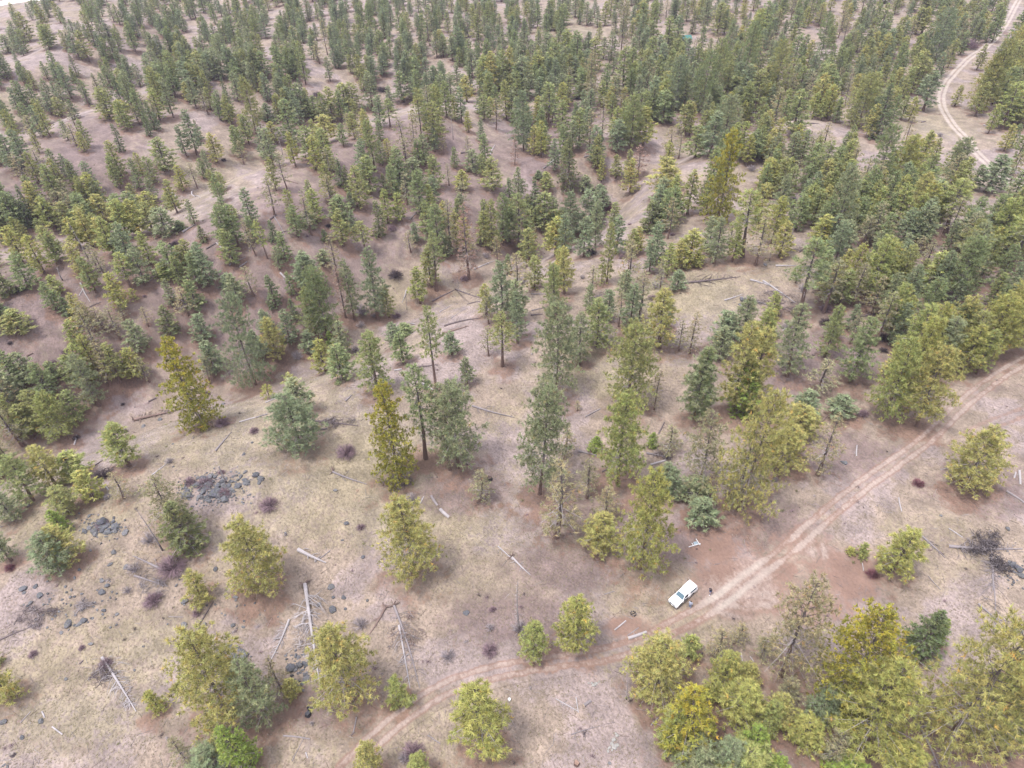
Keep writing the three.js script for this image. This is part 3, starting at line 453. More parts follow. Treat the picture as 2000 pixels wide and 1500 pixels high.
for (const t of TREES) {
  const inView = t.px > -10 && t.px < 2010 && t.py > 0, isPine = 'pgy'.includes(t.k);
  if ((!t.listed && (!inView || pines >= 300 || !isPine)) || (isPine && pines >= 300)) { MASS.push(t); continue; }
  if (isPine) pines++;
  const [name, look, cat] = LOOK[t.k], where = zone(t.px, t.py), ratio = t.W / t.h;
  // what sets it apart: its height, its breadth, and what stands next to it
  let nn = null, nd = 1e9; for (const u of TREES) if (u !== t && u.px > 0 && u.px < 2000) { const q = Math.hypot(u.pos.x - t.pos.x, u.pos.z - t.pos.z); if (q < nd) { nd = q; nn = u; } }
  const size = (t.h > 23 ? 'towering ' : t.h > 18 ? 'tall ' : t.h < 6 ? 'little ' : t.h < 9.5 ? 'short ' : '') + (ratio > 0.46 ? 'broad ' : ratio < 0.25 ? 'slender ' : '');
  const by = nd > 7 ? 'alone ' : nd > 4.6 ? '' : 'beside a ' + ({ d: 'dead tree ', r: 'dying tree ', f: 'dark fir ', o: 'golden fir ', v: 'vivid fir ', s: 'thin pine ', b: 'young pine ' }[nn.k] ?? (nn.h > t.h * 1.25 ? 'taller pine ' : nn.h < t.h * 0.8 ? 'shorter pine ' : 'pine '));
  const o = thing(name, t.k === 'd' && t.h < 5.5 ? 'short broken dead trunk ' + by + where : size + look + ' ' + by + where, cat, cat + ' ' + where);
  const near = t.tall > 95 || t.py > 850, P = t.k === 'd' ? pick(t.h < 5.5 ? BROKEN : SNAGS) : pick(near && t.W > 9.5 && 'pgyo'.includes(t.k) ? PROTO.huge[t.k] : near && t.W > 6.8 && PROTO.big[t.k] ? PROTO.big[t.k] : (near ? PROTO.hd : PROTO.ld)[t.k]);
  const sxz = t.k === 'd' ? clamp(t.h / H0, 0.45, 1.2) : clamp(t.W / 2 / (P.R * 0.74), 0.25, 2.3), sy = t.h / (H0 + 0.3);
  part(o, 'trunk', P.trunk, barkMat); part(o, P.dead ? 'branches' : 'crown', P.crown, P.dead ? barkMat : pick(LEAF[t.k]), P.dead ? 'stuff' : undefined);
  o.position.copy(t.pos); o.rotation.set(gs() * 0.045, rnd() * 6.283, gs() * 0.045); o.scale.set(sxz, sy, sxz);
}
{ // the rest of the woods, past the three hundred largest pines
  const wood = new THREE.Group(); wood.name = 'forest'; wood.userData = { label: 'far pine woods covering the hills beyond the clearing', category: 'forest', kind: 'stuff' }; scene.add(wood);
  const bins = new Map();
  for (const t of MASS) { const list = PROTO.ld[t.k], i = Math.floor(rnd() * list.length), mi = Math.floor(rnd() * LEAF[t.k].length), key = t.k + i + mi; if (!bins.has(key)) bins.set(key, { P: list[i], M: LEAF[t.k][mi], T: [] }); bins.get(key).T.push(t); }
  const M = new THREE.Matrix4(), Q = new THREE.Quaternion(), E = new THREE.Euler();
  for (const { P, M: leaf, T } of bins.values()) for (const [nm, geo, mm] of [['trunk', P.trunk, barkMat], ['crown', P.crown, leaf]]) {
    const im = new THREE.InstancedMesh(geo, mm, T.length); im.name = nm; im.castShadow = im.receiveShadow = true;
    T.forEach((t, i) => { const s = clamp(t.W / 2 / (P.R * 0.76), 0.3, 2.2); im.setMatrixAt(i, M.compose(t.pos, Q.setFromEuler(E.set(0, (t.px * 7.3 + t.py) % 6.28, 0)), V(s, t.h / H0, s))); });
    wood.add(im);
  }
}

// ---------------------------------------------------------------- rocks, boulders and outcrops
const rockTex = (() => { const N = 256, data = new Uint8Array(N * N * 4); for (let j = 0; j < N; j++) for (let i = 0; i < N; i++) { const l = noise(i / 9, j / 9) * 0.5 + noise(i / 3.1 + 40, j / 3.1) * 0.3 + H2(i + 5, j) * 0.2, lich = sst(0.6, 0.72, noise(i / 14 + 9, j / 14 + 3)), v = 110 + 145 * l, o = (j * N + i) * 4; data[o] = v + 8 * lich; data[o + 1] = v + 14 * lich; data[o + 2] = v * 1.02 - 10 * lich; data[o + 3] = 255; }
  const t = new THREE.DataTexture(data, N, N, THREE.RGBAFormat); t.colorSpace = THREE.SRGBColorSpace; t.wrapS = t.wrapT = THREE.RepeatWrapping; t.magFilter = THREE.LinearFilter; t.needsUpdate = true; return t; })();
function rockGeo(flatness) {
  const g = new THREE.IcosahedronGeometry(1, 3), p = g.attributes.position, planes = Array.from({ length: 13 }, () => [V(gs(), gs() * 0.8, gs()).normalize(), rr(0.48, 0.82)]), o = rnd() * 90, v = V(0, 0, 0);
  for (let i = 0; i < p.count; i++) { v.fromBufferAttribute(p, i); const r = 0.9 + 0.35 * (noise(v.x * 1.7 + o, v.y * 1.7 + v.z * 1.3) - 0.5) + 0.12 * (noise(v.x * 5 + o, v.z * 5 + v.y * 4) - 0.5); v.multiplyScalar(r); for (const [n, d] of planes) { const s = v.dot(n) - d; if (s > 0) v.addScaledVector(n, -s * 0.9); } v.y *= flatness; p.setXYZ(i, v.x, v.y, v.z); }
  g.computeVertexNormals(); return g;
}
const ROCKS = [rockGeo(0.7), rockGeo(0.55), rockGeo(0.8), rockGeo(0.6), rockGeo(0.45), rockGeo(0.75)];
const rockMats = [[0.20, 0.20, 0.225], [0.15, 0.15, 0.175], [0.24, 0.23, 0.25], [0.18, 0.175, 0.19]].map(c => mat(...c, 0.95, { map: rockTex })), charMat = mat(0.02, 0.018, 0.02, 0.9), paleRock = mat(0.5, 0.47, 0.46, 0.95, { map: rockTex });
function rock(px, py, wpx, label, group, m, flat2 = 1) {
  const g = G(px, py), s = wpx * depthOf(g) / FPX / 2, o = single('rock', pick(ROCKS), m ?? pick(rockMats), label, 'rock', group);
  o.position.set(g.x, g.y + s * 0.12, g.z); o.scale.set(s * rr(0.85, 1.1), s * rr(0.7, 1.0) * flat2, s * rr(0.75, 1.05)); o.rotation.set(gs() * 0.2, rnd() * 6.28, gs() * 0.2); return o;
}
const ROCKROWS = `0,1125:310,150,80 240,210,60 800,130,90 840,75,70 550,165,45 815,270,55 915,300,45 660,350,90 615,380,60 530,375,90 480,445,40 710,530,50 1440,200,80 1440,390,80 1600,380,50 1840,165,55 1820,390,55 1900,400,40 1660,525,45 1740,620,90 515,805,40 20,1145,80 320,1140,70 170,1265,60 1050,735,35 1310,375,28 1760,305,32 800,40,50 180,100,90 280,80,60 585,15,40 510,85,35 30,1480,40 60,1490,40
500,1125:585,90,75 605,170,42 685,170,50 600,270,90 700,258,38 490,230,65 870,195,38 1640,290,60 630,400,42 450,1025,44
0,750:890,1320,70 980,1160,70 1905,550,40 1800,1250,44 1680,1450,62 1250,280,60 1120,335,55 1690,175,30 1740,160,45 1900,1360,36 860,1410,50 980,1430,60 710,1300,30 620,1450,40 1350,470,28 1970,460,30 700,1030,40 660,1085,35
500,750:40,740,85 710,1090,52 620,830,46 835,1355,46 230,1165,36 675,1220,30
1500,750:590,615,72 1350,1030,34 1870,1130,60 1900,1410,90 1960,1450,110 1980,1500,90
1000,1125:510,1470,50 760,1465,40
1500,1125:1970,610,95 1920,410,62 1980,440,44 1960,720,50
1500,375:1960,560,40
1000,375:1980,570,50 1800,845,60
1500,0:270,1330,60`;
for (const line of ROCKROWS.split('\n')) { const [c, rows] = line.split(':'), [X, Y] = c.split(',').map(Number); for (const r of rows.split(' ')) { const [x, y, w] = r.split(',').map(Number), px = X + x / 4, py = Y + y / 4; rock(px, py, w / 4 * 0.95, (w > 75 ? 'large grey boulder ' : w < 42 ? 'small grey stone ' : 'grey lichen-spotted rock ') + zone(px, py), 'rocks ' + zone(px, py)); } }
function outcrop(px, py, rx, ry, n, label, group, size = 1) { for (let i = 0; i < n; i++) { const a = rnd() * 6.283, q = Math.sqrt(rnd()); rock(px + Math.cos(a) * q * rx, py + Math.sin(a) * q * ry, (i < n * 0.12 ? rr(22, 32) : rr(6, 19)) * size * (1.2 - q * 0.5), label, group, null, 1.25); } }
outcrop(412, 956, 58, 27, 62, 'broken grey rock of the large outcrop with a mossy snag', 'rocks of the large outcrop', 1.1);
outcrop(480, 937, 32, 14, 14, 'blue-grey slab beside the large outcrop', 'slabs beside the large outcrop');
outcrop(195, 1032, 34, 18, 22, 'grey rock of the small outcrop near bushy young pines', 'rocks of the small outcrop', 1.1);
outcrop(457, 1276, 22, 18, 10, 'pale grey rock heaped under rust-red brush', 'rocks under red brush', 1.1);
outcrop(580, 1297, 18, 17, 7, 'dark boulder of the heap beside the white dead trunk', 'boulders beside the dead trunk', 1.25);
outcrop(598, 1340, 8, 16, 5, 'dark slab below the white dead trunk', 'slabs below the dead trunk', 1);
outcrop(1564, 388, 22, 10, 14, 'blue-grey rock of the pile on the grassy bench', 'rocks of the bench pile', 0.6);
outcrop(1450, 595, 8, 5, 4, 'rock wedged in the brush pile', 'rocks in the brush pile', 0.6);
for (let i = 0; i < 12; i++) rock(1198 + gs() * 9, 1452 + gs() * 16, rr(6, 14), 'pale stone of the heap on open grass below the track', 'stones of the pale heap', paleRock);
for (let i = 0; i < 8; i++) rock(1163 + gs() * 9, 1335 + gs() * 7, rr(5, 10), 'pale stone scattered beside the lower track', 'pale stones by the track', paleRock);
{ // ring of blackened stones at the old camp fire
  const c = G(1237, 1199), o = thing('fire_ring', 'blackened stone fire ring on bare ground near the truck', 'fire ring'); o.position.copy(c);
  for (let i = 0; i < 9; i++) { const a = i / 9 * 6.283, m = part(o, 'stone', pick(ROCKS), i % 3 ? charMat : rockMats[1]); m.position.set(Math.cos(a) * 0.42, 0.08, Math.sin(a) * 0.42); m.scale.setScalar(rr(0.12, 0.18)); m.rotation.y = rnd() * 6; }
  const S = new Soup(); S.tube(V(-0.3, 0.1, 0.1), V(0.33, 0.16, -0.1), 0.07, 0.05, 6, [0.02, 0.018, 0.018], [0.05, 0.04, 0.04]); part(o, 'charred_log', S.geo(), barkMat);
}

// ---------------------------------------------------------------- bare shrubs
function shrubGeo(n, up, col, fine) { const S = new Soup(); for (let i = 0; i < n; i++) { const a = rnd() * 6.283, e = up + (1 - up) * rnd(), r = Math.sqrt(1 - e * e * 0.96), L = rr(0.75, 1.05), d = V(Math.cos(a) * r, e, Math.sin(a) * r), b = V(gs() * 0.12, -0.05, gs() * 0.12), m = b.clone().lerp(d, 0.55 * L).add(V(gs() * 0.05, 0.05, gs() * 0.05)), t = d.clone().multiplyScalar(L), c = jit(col, 0.35); S.tube(b, m, 0.014 * fine, 0.01 * fine, 3, c); S.tube(m, t, 0.01 * fine, 0.004, 3, c); for (let k = 0; k < 2; k++) S.tube(m, t.clone().add(V(gs() * 0.22, gs() * 0.16, gs() * 0.22)), 0.008 * fine, 0.003, 3, c); } return S.geo(); }
const MAUVE = [0.20, 0.138, 0.155], MAROON = [0.15, 0.062, 0.075], ASH = [0.28, 0.248, 0.26], DARK = [0.075, 0.055, 0.06];
const SHRUB = { m: [shrubGeo(170, 0.12, MAUVE, 1.5), shrubGeo(170, 0.12, MAUVE, 1.5)], r: [shrubGeo(170, 0.1, MAROON, 1.5)], a: [shrubGeo(90, 0.35, ASH, 1.2), shrubGeo(90, 0.35, ASH, 1.2)], k: [shrubGeo(150, 0.05, DARK, 1.6)] };
const SHRUBLOOK = { m: 'mauve leafless dome-shaped shrub ', r: 'maroon leafless dense shrub ', a: 'ash grey twiggy bare bush ', k: 'dark tangled low bramble ' };
const SHRUBS = `500,750:705,560,190,m 100,965,160,m 820,1130,80,m 1220,920,130,a 235,1185,40,a
500,1125:1825,600,150,m 820,400,150,a 1850,270,70,m 1830,420,90,a 1500,650,160,a 1230,1400,210,m 1160,1440,110,a 440,1160,50,a
0,750:1600,800,150,m 1750,870,120,m 1480,780,110,m 800,1110,110,m 1740,320,130,m 1330,620,90,a 1985,380,90,m 1610,90,80,m 800,740,150,k 850,900,80,a 1350,1460,260,m 1050,1470,150,a 80,1450,100,r 960,165,40,k 980,380,60,k 600,430,70,k 1440,300,60,m 530,560,80,a 1170,1240,150,a 1730,700,70,m
0,1125:1200,210,170,m 640,570,60,m 260,620,80,m 1880,780,190,r 1000,130,90,a 1540,300,80,m 830,700,120,m
500,375:1060,300,90,m 565,275,60,k 1090,670,130,k 1100,980,80,m 820,1060,90,a 830,960,150,a 1800,520,90,a 1630,690,90,m 1740,400,80,m 400,350,30,m 780,1250,90,a 330,1310,120,a 920,980,60,a
1000,1125:60,440,170,a
1000,375:740,150,100,r 550,680,60,a 860,520,70,m 620,490,110,k 870,310,30,m 1250,340,50,m 920,260,40,m 90,730,130,a 1090,840,80,m 1120,760,110,a
1500,375:450,1040,130,k 450,930,110,m 900,1160,120,k 900,1250,80,k 270,780,110,a 150,1080,120,a 1370,830,120,m
1500,750:740,250,110,m 1170,790,105,r 810,1500,110,r 60,760,60,a
1500,0:1550,390,180,m 1490,400,90,m 1310,1340,90,k 1170,1360,80,k 1320,1140,60,r 1340,1070,60,a
500,0:990,720,90,k 480,760,90,k 110,1170,90,k 460,780,80,m
1000,0:590,350,130,m 560,480,60,k 1220,520,70,k 500,780,90,k 1870,1340,80,a
0,0:1280,1330,70,k 1750,1260,50,k 160,1320,120,k 940,740,60,k
0,375:420,1350,80,m 80,1190,50,k 1130,820,40,m 160,780,110,k 1350,430,90,k 1700,340,50,a 1810,510,60,k 510,1260,80,m 1370,410,80,m`;
for (const line of SHRUBS.split('\n')) { const [c, rows] = line.split(':'), [X, Y] = c.split(',').map(Number); for (const r of rows.split(' ')) {
  const f = r.split(','), px = X + f[0] / 4, py = Y + f[1] / 4, g = G(px, py - f[2] / 4 * 0.06), s = f[2] / 4 * depthOf(g) / FPX / 2 * 1.15, o = single('shrub', pick(SHRUB[f[3]]), barkMat, (f[2] > 140 ? 'wide ' : f[2] < 70 ? 'little ' : '') + SHRUBLOOK[f[3]] + zone(px, py), 'shrub', 'bare shrubs ' + zone(px, py));
  o.position.copy(g); o.scale.set(s, s * (f[3] === 'a' ? 1.1 : 0.8), s * rr(0.75, 1)); o.rotation.y = rnd() * 6.28; } }

// ---------------------------------------------------------------- fallen logs, dead trunks with limbs, brush piles
const WOOD = { w: [0.285, 0.262, 0.268], g: [0.18, 0.158, 0.163], b: [0.165, 0.115, 0.10], n: [0.10, 0.078, 0.08], k: [0.05, 0.04, 0.043] }, WLOOK = { w: 'bleached white', g: 'weathered grey', b: 'red-brown', n: 'dark decayed' };
// tile; from x, y to x, y, thickness, tone, number of limbs, root plate
const LOGS = `0,1125:800,640,1065,1060,18,w,64,0 1050,0,1310,85,14,g,26,0 0,500,250,395,11,n,10,0 1545,400,1670,195,12,n,4,0 330,1060,350,1110,10,w,0,0 410,1180,490,1240,10,w,0,0 1850,940,1940,1110,11,n,12,0 1320,320,1430,322,5,g,0,0 620,690,650,660,10,n,0,0 160,1150,240,1060,5,g,2,0
500,1125:385,70,505,880,24,w,78,1 260,345,110,670,15,w,34,0 1010,250,880,465,17,b,10,1 1080,235,1280,880,16,g,44,1 1118,390,1205,880,15,w,22,0 215,1250,425,1275,10,g,0,0 785,1105,760,1225,9,g,2,0 390,1380,405,1425,9,w,0,0 1340,1245,1440,1310,7,g,6,0 280,1450,410,1200,4,g,0,0 740,1250,770,1220,8,n,0,0
0,750:1050,285,1390,205,20,b,26,1 1680,530,1810,375,13,g,4,0 1870,300,2010,258,9,w,0,0 1300,1470,1040,1345,20,g,16,0 1180,720,1330,600,9,w,10,0 580,480,600,400,9,w,6,0 800,780,850,830,9,w,8,0 740,640,800,600,10,n,3,0 1160,140,1220,110,10,n,0,0
500,750:330,1300,550,1400,26,w,8,0 600,690,870,785,14,g,10,1 1370,880,1420,955,17,g,2,0 1440,985,1510,1045,22,w,0,0 430,290,800,330,16,n,30,0 420,370,560,350,12,n,8,0 1690,175,2020,262,13,g,12,0 1300,0,1415,70,16,w,3,0 695,140,745,90,12,g,0,0 1890,1270,2010,1375,9,w,6,0 70,150,160,110,8,w,2,0 0,265,90,235,10,g,6,0 460,1390,580,1300,7,g,6,0 1280,940,1310,880,8,w,3,0
1000,750:520,530,680,565,14,g,6,0 1050,545,1220,575,14,g,8,0 1080,635,1200,598,13,w,4,0 0,1355,145,1495,14,w,10,1 570,260,690,195,9,g,2,0 760,600,830,635,12,w,2,0 700,690,800,640,10,n,12,0 1140,400,1190,300,9,n,2,0
1500,750:690,570,695,480,9,w,6,0 1020,890,1045,1000,8,w,4,0 1405,1272,1985,1290,20,g,40,0 1200,1190,1385,1360,13,g,20,0 1410,1130,1520,1200,8,w,0,0 1860,840,2010,935,13,g,2,0 1960,680,1970,790,14,w,4,0 1920,740,1935,690,10,w,4,0 1740,1340,1755,1620,16,g,44,0 1340,670,1420,650,5,w,2,0 735,1400,745,1460,6,w,0,0 540,520,548,580,5,w,0,0 300,310,430,350,9,b,4,0 400,320,460,250,14,b,0,0
1000,1125:800,425,890,350,10,w,0,0 905,492,1050,438,20,w,4,0 900,470,990,405,8,g,0,0 340,960,520,1060,7,w,16,0 500,950,520,1070,7,w,2,0 460,1240,700,1170,8,g,14,0 1085,1170,1145,1105,9,g,6,0 560,1015,615,975,20,g,0,0 720,145,800,120,6,g,2,0 1440,660,1490,600,11,n,4,0 1790,600,1800,680,5,w,2,0 1860,630,1890,670,5,w,2,0
1500,1125:1130,1080,1345,1520,20,g,34,0 1640,220,2020,545,13,g,22,0 1750,-10,1760,480,9,g,26,0 1250,0,1350,110,5,g,0,0 1700,1330,1900,1180,16,n,8,0 1050,1340,1110,1350,8,w,2,0 1750,840,1780,760,6,w,2,0
500,375:140,190,235,365,8,g,2,0 105,220,158,180,11,n,0,0 140,338,245,305,11,n,0,0 190,635,290,748,12,w,10,0 1370,860,1560,762,12,n,8,0 1560,762,1770,835,11,n,10,0 1700,608,1860,540,10,w,4,0 1470,1050,1760,985,12,n,10,0 1460,1110,1660,1048,16,b,12,0 1520,990,1640,910,7,g,2,0 1650,880,1755,855,8,n,4,0 1260,1372,1425,1350,12,n,12,0 1080,1398,1140,1385,12,w,0,0 205,460,262,476,9,w,0,0 1175,770,1140,870,8,w,6,0 1200,220,1260,150,9,g,2,0 980,160,1050,125,8,n,2,0 1430,940,1530,880,6,w,0,0 800,1420,840,1428,10,w,0,0 1210,1030,1250,1035,9,w,0,0
1000,375:1325,718,1785,664,14,n,46,0 1655,850,1800,800,10,w,8,0 1780,830,2020,890,18,g,22,0 1860,690,2020,735,13,w,18,0 590,1030,755,1190,13,g,16,1 150,930,280,895,9,g,2,0 145,965,240,955,9,n,0,0 150,800,345,798,8,g,8,0 1150,490,1240,530,11,g,8,0 600,840,700,805,7,g,3,0 1480,490,1530,500,8,n,0,0
1500,375:-40,700,215,870,14,w,12,0 90,900,250,965,16,b,16,1 620,1003,875,945,14,n,26,0 55,580,225,575,12,w,2,0 235,475,315,428,13,n,4,0 690,60,720,40,6,g,0,0 1730,640,1860,605,10,n,6,0 110,1090,220,1000,9,w,14,0 650,890,820,865,6,n,0,0
0,375:630,715,705,860,11,w,8,0 620,815,650,760,6,w,2,0 1425,320,1530,255,14,g,6,0 1690,400,1810,530,9,w,2,0 1790,575,1920,510,10,g,2,0 1530,610,1625,555,7,n,0,0 570,1055,670,1045,11,w,0,0 210,1285,255,1258,12,b,0,0 1610,450,1690,400,10,n,8,0 1330,0,1380,40,9,w,2,0 1500,0,1570,50,8,w,0,0 700,900,790,860,6,n,6,0 1870,590,1930,545,8,g,4,0
500,0:230,1410,330,1435,11,b,0,0 1825,1220,1870,1130,9,w,4,0 730,1390,840,1440,9,g,2,0 790,1415,810,1430,9,w,0,0 1595,1200,1675,1190,12,n,2,0
1000,0:1010,570,1130,440,14,n,14,0 280,1290,395,1200,11,w,6,0 1800,870,1960,895,9,w,4,0 240,1320,300,1280,9,g,6,0 540,380,620,380,12,n,10,0 560,1230,610,1215,10,g,0,0
1500,0:1680,980,1750,990,8,w,2,0 1100,760,1150,775,10,w,0,0 320,970,400,965,8,n,2,0 1190,960,1230,950,8,n,6,0`;
function log(a, b, r, tone, limbs, root, label, group) {
  const o = thing('fallen_log', label, 'fallen log', group), A = G(...a), B = G(...b), L = A.distanceTo(B), S = new Soup(), col = WOOD[tone];
  o.position.copy(A); B.sub(A); const n = Math.max(3, Math.round(L / 1.6)), at = t => { const p = B.clone().multiplyScalar(t), w = A.clone().add(p); p.y = Math.max(p.y, height(w.x, -w.z) - A.y) + r * (0.75 - 0.45 * t); return p; }, rad = t => r * (1 - 0.72 * t * (L > 4 ? 1 : 0.2));
  const bow = gs() * L * 0.025, side = V(-B.z, 0, B.x).normalize();
  for (let i = 0; i < n; i++) { const t = i / n, u = (i + 1) / n; S.tube(at(t).addScaledVector(side, bow * Math.sin(t * 3.14)), at(u).addScaledVector(side, bow * Math.sin(u * 3.14)), rad(t), rad(u), 8, jit(col, 0.14), i === 0 || i === n - 1 ? jit([0.42, 0.33, 0.24], 0.1) : null); }
  part(o, 'trunk', S.geo(), barkMat);
  if (limbs) { const Q = new Soup(), dir = B.clone().normalize(); for (let i = 0; i < limbs; i++) { const t = clamp(0.16 + 0.8 * (Math.floor(rnd() * 6) / 6) + gs() * 0.07, 0.12, 0.98), p = at(t), sgn = rnd() < 0.5 ? -1 : 1, l = Math.min(3.2, L * 0.2) * (1.2 - t) * rr(0.25, 1.25) + 0.2, d = side.clone().multiplyScalar(sgn * rr(0.35, 1)).addScaledVector(dir, rr(-0.35, 0.95)).add(V(0, rr(-0.15, 0.45), 0)).normalize(), m = p.clone().addScaledVector(d, l * 0.55).add(V(gs() * l * 0.12, gs() * l * 0.06, gs() * l * 0.12)), e = p.clone().addScaledVector(d, l).addScaledVector(dir, l * rr(-0.1, 0.4)); e.y = Math.max(e.y - l * 0.25, 0.06 + height(A.x + e.x, -A.z - e.z) - A.y); const c = jit(col, 0.25), w = Math.max(0.028, r * 0.2) * rr(0.6, 1.3); Q.tube(p, m, w, w * 0.75, 3, c); Q.tube(m, e, w * 0.75, 0.012, 3, c); if (l > 0.9) for (let k = 0; k < 2; k++) Q.tube(m, e.clone().add(V(gs() * 0.5, gs() * 0.2, gs() * 0.5)), w * 0.6, 0.01, 3, c); } part(o, 'limbs', Q.geo(), barkMat, 'stuff'); }
  if (root) { const Q = new Soup(), p = at(0); for (let i = 0; i < 18; i++) { const t = rnd() * 6.283, l = rr(0.5, 1.25) * Math.max(1, r * 3); Q.tube(p, p.clone().addScaledVector(side, Math.cos(t) * l).add(V(0, Math.max(-0.2, Math.sin(t) * l * 0.9 + 0.25), 0)).addScaledVector(B.clone().normalize(), -rr(0.1, 0.5)), 0.09, 0.02, 4, jit(WOOD.b, 0.3)); } part(o, 'root_plate', Q.geo(), barkMat); }
}
for (const line of LOGS.split('\n')) { const [c, rows] = line.split(':'), [X, Y] = c.split(',').map(Number); for (const row of rows.split(' ')) {
  const f = row.split(','), a = [X + f[0] / 4, Y + f[1] / 4], b = [X + f[2] / 4, Y + f[3] / 4], len = Math.hypot(b[0] - a[0], b[1] - a[1]), z = zone((a[0] + b[0]) / 2, (a[1] + b[1]) / 2);
  const r = Math.max(0.07, f[4] / 4 * depthOf(G(...a)) / FPX / 2 * 1.3);
  log(a, b, r, f[5], +f[6], +f[7], `${len > 70 ? 'long ' : len < 22 ? 'short ' : ''}${WLOOK[f[5]]} log${f[6] > 25 ? ' with limbs' : +f[7] ? ' with roots' : ''} ${z}`, 'fallen logs ' + z); } }
function brush(px, py, w, h, n, tone, label) { // heap of cut and fallen branches
  const c = G(px, py), k = depthOf(c) / FPX, rx = w * k / 2, rz = h * k / 2 / 0.7, S = new Soup(), cs = Array.from({ length: 7 }, () => [rr(-0.8, 0.8), rr(-0.8, 0.8)]);
  for (let i = 0; i < n * 1.35; i++) { const cc = cs[i % cs.length], x = cc[0] * rx + gs() * rx * 0.3, z = cc[1] * rz + gs() * rz * 0.28, q = Math.min(1, Math.hypot(x / rx, z / rz)), g = height(c.x + x, -c.z - z) - c.y, y = g + rr(0.04, Math.min(1.7, 0.5 + rx * 0.3)) * (1 - q * q) , t = rnd() * 6.283, l = rr(0.3, 1.15), p = V(x, Math.max(g + 0.03, y), z), e = V(x + Math.cos(t) * l, Math.max(g + 0.02, y + rr(-0.3, 0.35)), z + Math.sin(t) * l), col = jit(WOOD[rnd() < 0.2 ? 'g' : tone], 0.4); S.tube(p, e, rr(0.02, 0.055), 0.012, 3, col); if (rnd() < 0.6) S.tube(p.clone().lerp(e, 0.5), e.clone().add(V(gs() * 0.5, rr(0, 0.2), gs() * 0.5)), 0.02, 0.008, 3, col); }
  const o = single('brush_pile', S.geo(), barkMat, label, 'brush pile'); o.position.copy(c);
}
brush(1930, 1088, 105, 62, 620, 'k', 'large dark brush pile heaped over a long pale log'); brush(1925, 1050, 60, 22, 120, 'k', 'dark brush fringe uphill of the large brush pile');
brush(785, 943, 80, 30, 190, 'n', 'grey brush pile at the foot of the golden-topped fir'); brush(660, 828, 80, 26, 160, 'n', 'dark brush heaped along the log behind the golden fir'); brush(350, 802, 60, 16, 110, 'n', 'dark brush lying on the red-brown log');
brush(1490, 582, 130, 28, 320, 'n', 'wide dark brush pile on the grassy bench'); brush(1530, 610, 70, 20, 120, 'n', 'dark brush pile beside the upturned roots'); brush(1290, 893, 44, 18, 100, 'n', 'dark brush pile with white logs uphill of the truck');
brush(70, 1208, 78, 40, 200, 'n', 'dark brush heap on the boulder-strewn slope by the small log'); brush(168, 1185, 32, 20, 90, 'g', 'grey tangle of roots among boulders'); brush(205, 1310, 56, 40, 150, 'n', 'dark twigs beneath the bleached log with limbs'); brush(795, 1230, 70, 60, 110, 'b', 'brown twigs under the paired long logs'); brush(590, 1245, 50, 70, 90, 'w', 'pale twigs beside the white dead trunk'); brush(1560, 492, 40, 14, 90, 'n', 'dark brush by the short log on the bench'); brush(300, 1150, 60, 36, 120, 'g', 'grey brush tangled with the fallen snag'); brush(450, 500, 40, 22, 80, 'n', 'dark brush beside logs across the gully');
brush(200, 925, 36, 26, 130, 'n', 'dark bramble heap between young pines');

